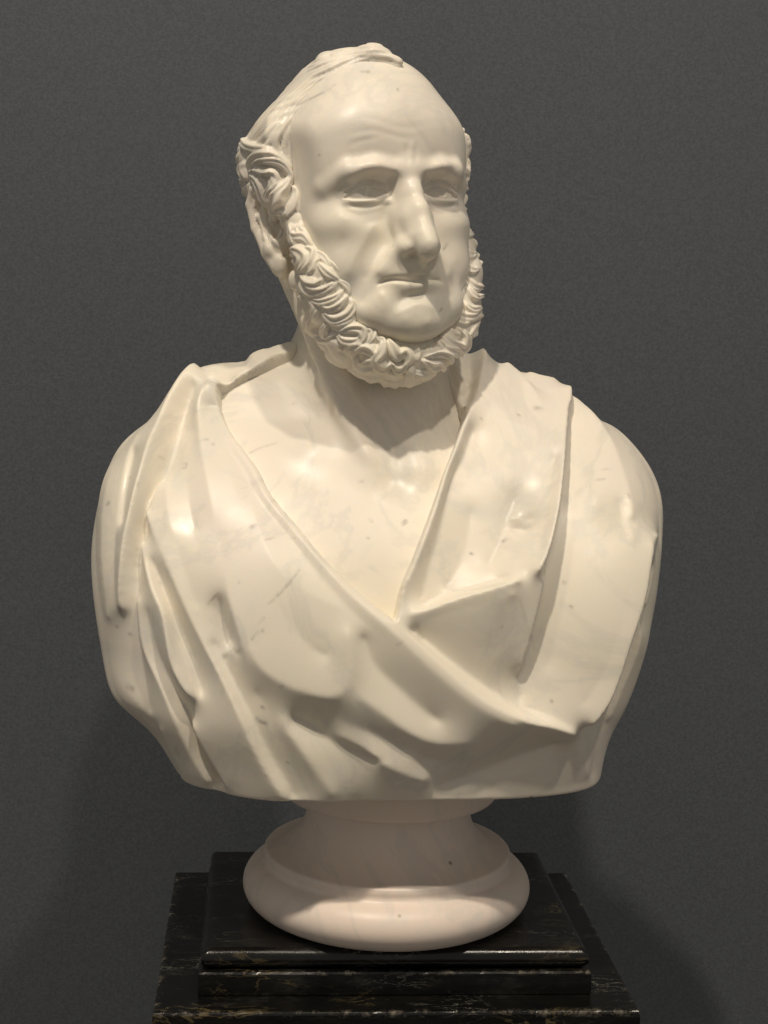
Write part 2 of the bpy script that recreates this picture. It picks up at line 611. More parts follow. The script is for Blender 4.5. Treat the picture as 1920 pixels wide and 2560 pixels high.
def finish(g, it=3):
    v, q = surface_nets(g.f, g.lo, g.h)
    e = edges_of(q)
    v = taubin(v, e, it)
    return v, q, e
FACE = [  # modelling of the face over the plain head (mm)
    [(782, 450, 0), (785, 560, 0), (815, 640, 0), (850, 720, 0), (875, 800, 0), (925, 855, 0), (1020, 872, 0), (1100, 855, 0), (1142, 790, 0), (1158, 700, 0), (1162, 600, 0), (1160, 500, 0), (1158, 420, 0), (1140, 330, 0), (1020, 312, 0), (900, 306, 0), (800, 330, 0), (782, 450, 0)],
    [(846, 415, -0.6), (868, 400, -1.6), (900, 386, -2.4), (940, 380, -2.6), (985, 388, -1.8), (1012, 400, -0.5)],
    [(838, 455, 0.3), (873, 430, 0.3), (913, 417, 0.4), (952, 416, 0.4), (992, 420, 0.4)],
    [(1066, 398, -0.8), (1105, 386, -1.8), (1140, 396, -1.0)],
    [(1066, 426, 0.8), (1105, 414, 1.0), (1140, 417, 0.8)],
    [(1000, 480, 0), (985, 540, 0), (976, 575, 0), (988, 616, 0), (1020, 642, 0), (1060, 650, 0), (1086, 644, 0), (1098, 605, 0), (1088, 560, 0), (1070, 510, 0), (1062, 480, 0)],
    # mouth
    [(930, 719, -1.8), (946, 709, -2.2), (966, 702, -2.6), (992, 697, -2.6), (1032, 701, -2.8), (1052, 702, -2.4), (1072, 698, -2.2), (1098, 701, -2.0), (1114, 713, -1.2)],
    [(958, 690, 0.2), (992, 686, 1.2), (1030, 684, 2.0), (1047, 682, 2.6), (1062, 683, 1.6), (1080, 685, 1.0), (1100, 688, 0.2)],
    [(1030, 655, 0.6), (1040, 675, 1.4)],
    [(1060, 655, -0.6), (1060, 672, -0.4)],
    [(1085, 655, 0.5), (1082, 675, 0.8)],
    [(968, 712, 1.2), (990, 707, 2.4), (1020, 710, 2.8), (1040, 713, 2.2), (1056, 711, 2.8), (1068, 707, 3.4), (1082, 708, 3.2), (1096, 717, 2.4), (1106, 730, 1.6)],
    [(995, 722, 2.0), (1020, 724, 1.2), (1060, 722, 1.5)],
    [(990, 762, -1.6), (1008, 748, -2.6), (1035, 737, -3.4), (1060, 734, -2.8), (1078, 738, -1.2)],
    [(950, 730, 1.6), (962, 750, 2.0), (968, 775, 1.6)],
    [(1098, 745, 1.8), (1106, 765, 1.2)],
    [(925, 722, -3.0), (907, 743, -4.2), (895, 765, -3.0)],
    [(1118, 722, -1.0), (1128, 745, -1.2)],
    # chin
    [(975, 790, 2.0), (992, 785, 2.8), (1015, 775, 3.0), (1030, 764, 2.6), (1053, 760, 3.0), (1072, 770, 3.6), (1082, 790, 3.0)],
    [(1000, 800, 2.6), (1020, 798, 2.6)],
    [(1040, 790, 1.6), (1044, 812, 1.2)],
    [(1068, 800, 3.0), (1066, 815, 1.6)],
    [(960, 815, 0.6), (1000, 826, 0.8), (1045, 830, 0.4), (1090, 815, 0.8)],
    # cheek folds
    [(976, 590, -2.0), (964, 610, -3.2), (939, 645, -4.0), (918, 685, -4.0), (905, 712, -3.2)],
    [(984, 612, 0.8), (972, 640, 1.8), (955, 668, 1.8), (940, 690, 1.4)],
    [(1000, 640, 0.4), (992, 672, 0.6)],
    [(945, 545, 0.6), (925, 575, 1.8), (902, 615, 1.8), (880, 655, 1.4), (866, 700, 1.0)],
    [(862, 590, -0.8), (850, 630, -0.8)],
    [(1104, 615, -0.4), (1117, 648, -1.2), (1128, 680, -1.0)],
    [(1130, 610, 0.8), (1142, 660, 0.8)],
    # bags under the eyes
    [(870, 512, 0.6), (900, 512, 1.0), (930, 509, 1.0), (955, 510, 0.4)],
    [(860, 520, -0.8), (880, 532, -1.2), (905, 537, -1.6), (935, 527, -1.3), (960, 520, -0.6)],
    [(846, 540, 0.8), (870, 552, 0.8)],
    [(905, 555, -0.8), (944, 553, -1.2), (974, 530, -0.8)],
    [(1080, 505, 0.8), (1108, 504, 1.0), (1128, 504, 0.6)],
    [(1080, 522, -0.6), (1100, 532, -1.2), (1122, 528, -0.8)],
]


def carve_body(v, q, e):
    hq = w2h(v)[q].mean(1)
    sel = (hq[:, 1] < -12) & (np.abs(hq[:, 0]) < 78) & (hq[:, 2] > -122) & (hq[:, 2] < 70)
    v, q, hinge = refine(v, q, sel)
    e = edges_of(q)
    v = taubin(v, e, 2)
    n = normals(v, q)
    fc = facing(v, n)
    P = proj(v)
    gate = sstep(fc, 0.02, 0.2)
    hl = w2h(v)
    D = np.zeros(len(v))
    # eyelids, irises (head-local, both eyes)
    for s in (1, -1):
        u = (hl[:, 0] - 31.5 * s) * s          # + outward
        w = hl[:, 2] + 3.0
        near = (np.abs(u) < 24) & (np.abs(w) < 18) & (hl[:, 1] < -60)
        up = 6.0 - 0.0225 * (u + 1) ** 2 - 0.05 * u
        lo = -4.0 + 0.0115 * (u - 1) ** 2 - 0.06 * u
        op = sstep(up - w, -0.55, 0.55) * sstep(w - lo, -0.6, 0.6)
        lid = (1 - op) * sstep(19.5 - np.abs(u), 0, 5) * sstep(9.5 - np.abs(w - 0.3), 0, 4.5)
        D += np.where(near, lid * 2.0, 0)
        crease = np.exp(-((w - up - 4.0) / 1.1) ** 2) * sstep(18 - np.abs(u), 0, 5)
        D -= np.where(near, crease * 1.3, 0)
        gx = (u - (2.4 if s > 0 else -2.4) - 0.0)
        gz = w - 1.2
        r = np.hypot(gx, gz)
        D -= np.where(near, op * (0.45 * np.exp(-((r - 5.4) / 0.9) ** 2) + 1.3 * sstep(2.6 - r, -0.8, 0.8)), 0)
        bag = np.exp(-((w - lo + 5.5 - 0.010 * u * u * 0.6) / 1.8) ** 2) * sstep(17 - np.abs(u), 0, 6)
        D -= np.where(near, bag * 0.9, 0)
    D *= 1e-3
    S = []
    mm = 1e-3 * gate
    # forehead lines
    for pts, w, h in [
        ([(868, 300), (905, 292), (950, 302), (1010, 318), (1060, 312), (1105, 308)], 9, -0.7),
        ([(862, 340), (900, 328), (935, 325), (975, 335), (1020, 345), (1070, 338)], 8, -0.8),
        ([(860, 372), (890, 355), (930, 345), (965, 342)], 7, -0.7),
        ([(858, 355), (895, 342), (940, 334)], 8, 0.5),
        ([(1016, 350), (1018, 385), (1024, 420)], 6, -1.2),
        ([(1044, 345), (1042, 385), (1040, 420)], 6, -0.9),
        ([(1030, 350), (1030, 400)], 6, 0.8),
        # brow hair crest
        ([(850, 460), (890, 425), (930, 413), (975, 420), (1008, 430)], 10, 0.9),
        ([(1070, 425), (1100, 412), (1135, 412), (1152, 425)], 9, 0.9),
    ]:
        D += stroke(P, pts, w * 1.1, h * 0.4, 'gauss', (0.35, 0.35)) * mm
    u = taut_field(FACE, 780, 300, 1180, 880, 2.0)
    u = 0.8 * blur(u, 2.0) + 0.2 * blur(u, 5.0)
    m = (P[:, 0] > 782) & (P[:, 0] < 1178) & (P[:, 1] > 302) & (P[:, 1] < 878) & (hl[:, 1] < -20)
    D += np.where(m, sample(u, P, 780, 300, 2.0), 0) * mm
    D += stroke(P, [(936, 715), (960, 704), (988, 699), (1030, 702), (1052, 703), (1075, 699), (1098, 701), (1112, 710)], 4.0, [-1.0, -2.2, -2.6, -2.6, -2.2, -2.2, -1.8, -0.6], 'gauss', (0.1, 0.1)) * mm
    D += stroke(P, [(850, 500), (873, 478), (902, 464), (929, 459), (955, 468), (972, 488)], 4.5, -1.3, 'gauss', (0.2, 0.2)) * mm
    for pts, w, h in [([(688, 545), (697, 575), (704, 602)], 13, -5.0), ([(662, 508), (670, 560), (688, 606), (716, 628)], 6, 2.2),
                      ([(648, 512), (656, 560), (676, 612), (700, 650)], 6, -2.6), ([(690, 628), (706, 636), (722, 642)], 6, -2.4)]:
        D += stroke(P, pts, w, h, 'gauss', (0.3, 0.3)) * mm * (np.abs(hl[:, 1]) < 34)
    # throat: tendon and hollow
    D += stroke(P, [(745, 830), (800, 950), (880, 1080), (950, 1175)], 20, 2.6, 'gauss') * mm
    D += stroke(P, [(800, 870), (850, 960), (910, 1060), (960, 1150)], 26, -2.0, 'gauss') * mm
    v = v + n * D[:, None]
    v = smooth(v, e, 1, 0.3)
    v[hinge[:, 0]] = (v[hinge[:, 1]] + v[hinge[:, 2]]) / 2
    return v, q
# ------------------------------------------------------------------ hair and whiskers
YH = smooth_table([-60, -30, -10, 15, 40, 60, 80, 92, 100, 110, 122, 135], [20, -20, -38, -35, -36, -42, -50, -60, -66, -58, -40, -30])
TH = smooth_table([-70, -50, -30, -10, 10, 30, 50, 70, 88, 100, 112, 135], [-4, 2, 4, 5, 6, 8.5, 10, 6.5, 1.5, 2.5, 6.0, 8])

LOCKS_HAIR = [  # photo-pixel courses of the locks, half width in pixels, height in mm
    ([(905, 128), (850, 146), (770, 182), (700, 238), (640, 300), (606, 345)], [9, 12, 14, 14, 14, 9], 2.6),
    ([(915, 134), (850, 160), (780, 196), (715, 250), (660, 310), (622, 356)], [8, 10, 12, 13, 13, 9], 3.0),
    ([(930, 140), (860, 172), (795, 208), (735, 260), (682, 318), (645, 362)], [7, 9, 11, 13, 12, 8], 3.0),
    ([(860, 186), (805, 220), (752, 262), (706, 314), (668, 362)], [6, 8, 10, 11, 8], 3.0),
    ([(800, 232), (752, 270), (712, 316), (690, 350), (696, 385), (716, 415)], [6, 9, 11, 12, 10, 7], 3.4),
    ([(785, 252), (745, 298), (716, 342), (712, 380), (728, 415)], [5, 8, 9, 9, 6], 3.0),
    ([(772, 272), (740, 315), (726, 352), (726, 392), (734, 422)], [4, 6, 8, 8, 5], 2.4),
    ([(860, 118), (920, 112), (975, 122), (1004, 148)], [8, 10, 10, 7], 2.6),
    ([(830, 138), (890, 126), (950, 124), (1004, 150)], [6, 9, 10, 7], 2.6),
    ([(800, 160), (880, 140), (950, 136), (1008, 158)], [5, 8, 9, 6], 2.4),
    ([(606, 340), (616, 362), (640, 370), (664, 368)], [12, 16, 15, 10], 5.0),
    ([(622, 412), (640, 389), (667, 382), (692, 392), (717, 412), (726, 434)], [8, 12, 14, 14, 12, 8], 5.0),
    ([(632, 425), (649, 405), (674, 400), (703, 409), (721, 429), (728, 448), (723, 463)], [7, 10, 12, 12, 11, 10, 6], 6.0),
    ([(627, 430), (645, 425), (665, 430), (683, 432), (692, 448), (688, 467)], [8, 12, 13, 12, 11, 7], 6.0),
    ([(630, 436), (648, 446), (660, 466), (667, 492), (681, 514)], [8, 12, 13, 13, 10], 7.0),
    ([(681, 441), (690, 463), (680, 485), (688, 505), (702, 515)], [9, 13, 13, 12, 8], 7.0),
    ([(725, 440), (714, 466), (699, 485), (696, 503), (690, 522), (704, 533)], [8, 12, 13, 13, 13, 9], 7.5),
    ([(735, 467), (741, 488), (733, 517), (714, 540)], [7, 11, 13, 9], 7.0),
    ([(748, 488), (748, 514), (741, 537), (722, 552)], [6, 9, 11, 8], 6.0),
    ([(634, 455), (628, 474), (640, 492)], [8, 10, 8], 5.0),
    ([(612, 405), (608, 425), (620, 450)], [8, 10, 7], 5.0),
    ([(1122, 300), (1140, 345), (1150, 385)], [6, 7, 6], 2.0),
    ([(1135, 330), (1152, 380), (1160, 415)], [5, 7, 6], 2.5),
    ([(1148, 400), (1160, 425), (1174, 440)], [7, 9, 7], 3.0),
    ([(1150, 445), (1165, 465), (1178, 470)], [7, 9, 7], 3.0),
]

LOCKS_BEARD = [
    ([(725, 560), (739, 588), (761, 593), (780, 617)], [9, 12, 12, 7], 4.5),
    ([(754, 557), (752, 577), (770, 592)], [7, 10, 8], 4.0),
    ([(740, 562), (733, 590), (735, 612)], [7, 9, 8], 4.0),
    ([(730, 622), (746, 626), (761, 640), (761, 658), (743, 680)], [7, 11, 12, 11, 7], 5.0),
    ([(764, 618), (782, 629), (780, 651), (768, 668), (750, 684)], [6, 9, 10, 9, 6], 4.5),
    ([(806, 644), (788, 655), (780, 674), (766, 684)], [5, 8, 8, 6], 3.5),
    ([(790, 628), (812, 645), (826, 668)], [5, 8, 5], 3.4),
    ([(812, 640), (838, 662), (856, 692)], [5, 8, 4], 3.2),
    ([(798, 660), (822, 684), (846, 700)], [6, 9, 5], 3.8),
    ([(845, 700), (864, 716), (874, 738)], [5, 8, 4], 3.2),
    ([(734, 647), (737, 674), (731, 702), (738, 727)], [7, 10, 10, 8], 5.0),
    ([(755, 687), (770, 702), (792, 708), (808, 697)], [6, 8, 9, 5], 4.6),
    ([(762, 708), (785, 722), (814, 723), (835, 705)], [6, 9, 9, 5], 5.2),
    ([(748, 700), (765, 726), (798, 739), (830, 724), (842, 704)], [8, 11, 12, 10, 5], 4.4),
    ([(778, 738), (804, 754), (837, 746), (856, 727)], [6, 10, 10, 5], 5.0),
    ([(801, 760), (824, 771), (848, 762), (868, 740)], [6, 9, 10, 5], 5.0),
    ([(811, 783), (838, 797), (866, 787), (880, 764), (876, 748)], [7, 11, 11, 9, 5], 5.4),
    ([(824, 800), (848, 814), (872, 808), (887, 784)], [6, 10, 10, 5], 4.8),
    ([(846, 835), (863, 850), (888, 852), (905, 838)], [7, 10, 10, 6], 5.0),
    ([(850, 830), (876, 820), (902, 826), (908, 846), (893, 860)], [6, 9, 10, 10, 6], 5.8),
    ([(902, 822), (925, 826), (931, 845), (914, 862)], [5, 9, 10, 6], 5.4),
    ([(862, 872), (884, 862), (904, 866), (912, 884)], [6, 9, 9, 6], 5.0),
    ([(880, 884), (902, 866), (928, 874), (946, 897)], [7, 10, 11, 7], 5.6),
    ([(941, 848), (957, 856), (954, 881), (941, 900), (957, 917), (977, 908)], [6, 9, 11, 11, 11, 6], 5.8),
    ([(967, 850), (980, 868), (993, 886), (1012, 882), (1021, 897), (1010, 917)], [5, 9, 11, 11, 10, 6], 5.8),
    ([(975, 905), (990, 918), (1008, 916), (1018, 900)], [6, 9, 9, 6], 5.0),
    ([(890, 889), (896, 910), (921, 922), (947, 915)], [7, 10, 10, 6], 5.0),
    ([(905, 905), (930, 902), (948, 908), (960, 930)], [6, 9, 9, 6], 4.8),
    ([(856, 891), (882, 923), (921, 941), (954, 944)], [7, 11, 11, 6], 4.5),
    ([(798, 848), (824, 861), (837, 887), (869, 911), (895, 931)], [7, 10, 10, 10, 6], 4.5),
    ([(788, 832), (807, 853), (837, 855), (856, 874)], [6, 9, 10, 6], 4.5),
    ([(746, 744), (768, 746), (784, 770), (772, 796), (764, 816)], [7, 10, 12, 10, 6], 4.6),
    ([(798, 770), (786, 796), (779, 822), (802, 840)], [6, 9, 10, 6], 4.6),
    ([(824, 803), (814, 822), (820, 840), (843, 836)], [6, 9, 9, 6], 4.6),
    ([(775, 822), (790, 850), (812, 875)], [6, 9, 6], 4.0),
    ([(815, 880), (838, 905), (860, 925)], [6, 9, 6], 4.0),
    ([(960, 925), (985, 935), (1008, 930)], [7, 10, 7], 4.5),
    ([(752, 790), (760, 815), (778, 835)], [6, 8, 6], 4.0),
    ([(770, 845), (788, 872), (812, 895)], [6, 9, 6], 4.5),
    ([(800, 878), (822, 902), (846, 912)], [6, 8, 6], 4.5),
    ([(812, 900), (838, 928), (868, 940)], [6, 9, 6], 4.5),
    ([(850, 912), (872, 934), (900, 936)], [6, 8, 6], 4.5),
    ([(862, 938), (895, 956), (930, 958)], [6, 9, 6], 4.5),
    ([(905, 948), (935, 964), (968, 958)], [6, 9, 6], 4.5),
    ([(950, 948), (975, 962), (1004, 956)], [6, 9, 6], 4.5),
    ([(1000, 955), (1030, 960), (1060, 948)], [6, 9, 6], 4.5),
    ([(1050, 945), (1080, 950), (1110, 938)], [6, 9, 6], 4.5),
    ([(1100, 938), (1125, 935), (1145, 920)], [6, 8, 6], 4.0),
    ([(1012, 917), (1025, 927), (1022, 944), (1009, 951)], [6, 9, 9, 6], 5.0),
    ([(1133, 786), (1152, 806), (1178, 801)], [6, 9, 6], 4.0),
    ([(1136, 775), (1156, 792), (1182, 789), (1198, 770)], [6, 9, 9, 5], 4.5),
    ([(1160, 756), (1175, 774), (1201, 768)], [6, 9, 6], 4.5),
    ([(1165, 716), (1186, 744), (1208, 736)], [6, 9, 6], 4.5),
    ([(1158, 690), (1184, 718), (1208, 714)], [6, 9, 6], 4.5),
    ([(1100, 835), (1123, 860), (1154, 864), (1162, 842), (1146, 822)], [7, 10, 11, 9, 6], 5.5),
    ([(1108, 815), (1128, 838), (1150, 838)], [6, 9, 7], 4.8),
    ([(1091, 851), (1113, 874), (1144, 882), (1156, 902)], [7, 10, 10, 6], 5.0),
    ([(1061, 891), (1091, 882), (1118, 887), (1123, 907)], [6, 10, 10, 7], 5.5),
    ([(1055, 902), (1076, 912), (1097, 910), (1112, 923)], [6, 10, 10, 6], 5.0),
    ([(1032, 930), (1058, 935), (1091, 930)], [6, 9, 6], 4.5),
    ([(1125, 900), (1140, 912), (1156, 890)], [6, 9, 6], 4.5),
    ([(1182, 798), (1199, 790), (1194, 816), (1174, 842)], [6, 9, 10, 6], 4.5),
    ([(1152, 420), (1166, 438), (1178, 452)], [6, 9, 6], 4.0),
    ([(1154, 468), (1168, 487), (1180, 480)], [6, 9, 6], 4.0),
    ([(1157, 516), (1168, 538), (1178, 532)], [6, 9, 6], 4.0),
    ([(1158, 566), (1170, 588), (1182, 584)], [6, 9, 6], 4.0),
    ([(1159, 616), (1173, 638), (1188, 634)], [6, 9, 6], 4.0),
    ([(1160, 652), (1176, 676), (1196, 672)], [6, 9, 6], 4.0),
    ([(1040, 860), (1046, 885), (1042, 905)], [5, 7, 5], 2.5),
    ([(1075, 862), (1070, 882), (1072, 896)], [5, 7, 5], 2.5),
]


def lock_field(P, locks, ws):
    H = np.zeros(len(P))
    for li, (pts, wid, hgt) in enumerate(locks):
        pa = np.asarray(pts, float)
        wid = np.array(wid) * ws * (0.82 + 0.4 * ((li * 0.618) % 1.0))
        wm = max(wid) * 1.1
        m = np.where((P[:, 0] > pa[:, 0].min() - wm) & (P[:, 0] < pa[:, 0].max() + wm) & (P[:, 1] > pa[:, 1].min() - wm) & (P[:, 1] < pa[:, 1].max() + wm))[0]
        if not len(m):
            continue
        d, t, s = polydist(P[m], pa, 6)
        w = np.interp(t, np.linspace(0, 1, len(wid)), wid) * (0.55 + 0.45 * np.sqrt(np.clip(1 - (2 * t - 1) ** 2, 0, 1)))
        x = d / np.maximum(w, 1e-6)
        ph = (li * 1.7) % 3.1
        strand = 0.86 + 0.14 * np.cos(s * x * (7.5 + 1.2 * sin(li)) + ph + 0.8 * t)
        v = np.clip(1 - x * x, 0, 1) ** 0.6 * strand * hgt * 1.1 * (0.45 + 0.55 * np.sqrt(np.clip(1 - (2 * t - 1) ** 2, 0, 1)))
        H[m] = np.maximum(H[m], v)
    return H


def head_coords(g, lo, hi):
    sl, x, y, z = g.sub(lo, hi)
    dx, dy, dz = x - HT[0], y - HT[1], z - HT[2]
    return sl, [((dx * HR[0, i] + dy * HR[1, i] + dz * HR[2, i]) / HS).astype(np.float32) for i in range(3)]


def curl_noise(hl, sc, seed):
    """carved curls for the sides turned away from the camera"""
    a = vnoise(hl, 1 / 17.0, seed) * 2.4
    b = vnoise(hl + 31.7, 1 / 17.0, seed + 1) * 2.4
    return np.abs(np.sin(hl[:, 2] * sc + hl[:, 1] * sc * 0.55 + a * 2.2)) * (0.6 + 0.4 * np.sin(hl[:, 1] * 0.13 + b * 2))


def build_hair():
    g = Grid((-0.19, -0.13, 0.54), (0.10, 0.16, 0.79), 0.0012)
    sl, (X, Y, Z) = head_coords(g, g.lo, g.lo + g.n * g.h)
    t = kn(Z, *TH)
    yh = kn(Z, *YH)
    yh = yh + sstep(X, 6, 22) * sstep(Z, 72, 95) * 26
    mask = sstep((Y - yh) / (1 + 1.6 * sstep(Z, 45, 75)), -2, 10)
    crown = np.exp(-((X - 0) / 24.0) ** 2 - ((Y + 52) / 22.0) ** 2) * sstep(Z, 88, 104) * 4.5
    t = (t + crown) * mask - (1 - mask) * 9
    ear = np.exp(-((Y - 6) / 17.0) ** 4 - ((Z + 28) / 24.0) ** 4)
    t = t * (1 - ear) - 4 * ear
    back = 1 - sstep(Y, 25, 60) * sstep(-28 - Z, 0, 14)
    t = t * back - 4 * (1 - back)
    g.f[sl] = (head_base(X, Y, Z) - t) * HS
    # rolled-under mass of hair above the ear
    L = Local(g)
    L.chain([(-70, 36, 46), (-72, 16, 32)], [10, 8], 14, both=False)
    L.chain([(70, 36, 46), (72, 16, 32)], [10, 8], 14, both=False)
    L.chain([(-34, -32, 107), (-6, -56, 105), (8, -66, 98)], [5, 6, 4.5], 13, both=False)
    v, q, e = finish(g, 3)
    n = normals(v, q)
    gate = sstep(facing(v, n), 0.0, 0.2)
    P = proj(v)
    hl = w2h(v)
    H = lock_field(P, LOCKS_HAIR, 1.15)
    # fine combed strands along the top
    fl = np.sin((hl[:, 1] * 0.35 + hl[:, 2] * 0.75 + vnoise(hl, 0.06, 3) * 3.0) * 1.0) * 0.35
    top = sstep(hl[:, 2], 45, 70)
    H = H * gate + fl * top * 1.0
    H += (1 - gate) * (1 - top) * curl_noise(hl, 0.28, 11) * 4.0
    v = v + n * (H * 1e-3)[:, None]
    return v, q, e


def build_beard():
    g = Grid((-0.16, -0.14, 0.46), (0.09, 0.08, 0.70), 0.0010)
    L = Local(g)
    for s in (-1, 1):
        o = 7 if s > 0 else 0
        L.chain([(68 * s, -24, 8), (66.5 * s, -28, -14), ((62 + o * 0.6) * s, -37, -38), ((56 + o) * s, -45, -60), ((48 + o) * s, -51, -86), ((38 + o) * s, -55, -106), (22 * s, -66, -121), (0, -71, -126)],
                [7, 9, 12, 15.5, 16.5, 16, 14, 13], 10, both=False)
        L.chain([(58 * s, -16, -60), (48 * s, -22, -86), (36 * s, -34, -108), (16 * s, -48, -126), (0, -54, -130)], [10, 14, 15, 13, 12], 12, both=False)
        if s < 0:
            L.chain([(-58, -46, -44), (-53, -56, -60), (-47, -61, -78)], [8, 9, 8], 14, both=False)
    v, q, e = finish(g, 3)
    n = normals(v, q)
    gate = sstep(facing(v, n), -0.12, 0.08)
    P = proj(v)
    hl = w2h(v)
    H = np.maximum(lock_field(P, LOCKS_BEARD, 1.6) * 1.25, 1.3) * gate
    H += (1 - gate) * curl_noise(hl, 0.30, 21) * 4.0
    v = v + n * ((H - 1.0) * 1e-3)[:, None]
    return v, q, e
# ------------------------------------------------------------------ drapery
# Heights (mm over the plain torso) along ridges and valleys of the cloth; the cloth between them is stretched taut.
OPENING = [(985, 1548), (900, 1483), (818, 1404), (750, 1322), (683, 1240), (644, 1168), (586, 1091), (556, 1030), (552, 985), (562, 975), (606, 948), (690, 912), (750, 885), (790, 800), (1000, 740), (1080, 800), (1100, 880), (1110, 930), (1132, 985), (1152, 1040), (1150, 1060), (1131, 1125), (1103, 1197), (1069, 1293), (1030, 1395), (1001, 1467)]

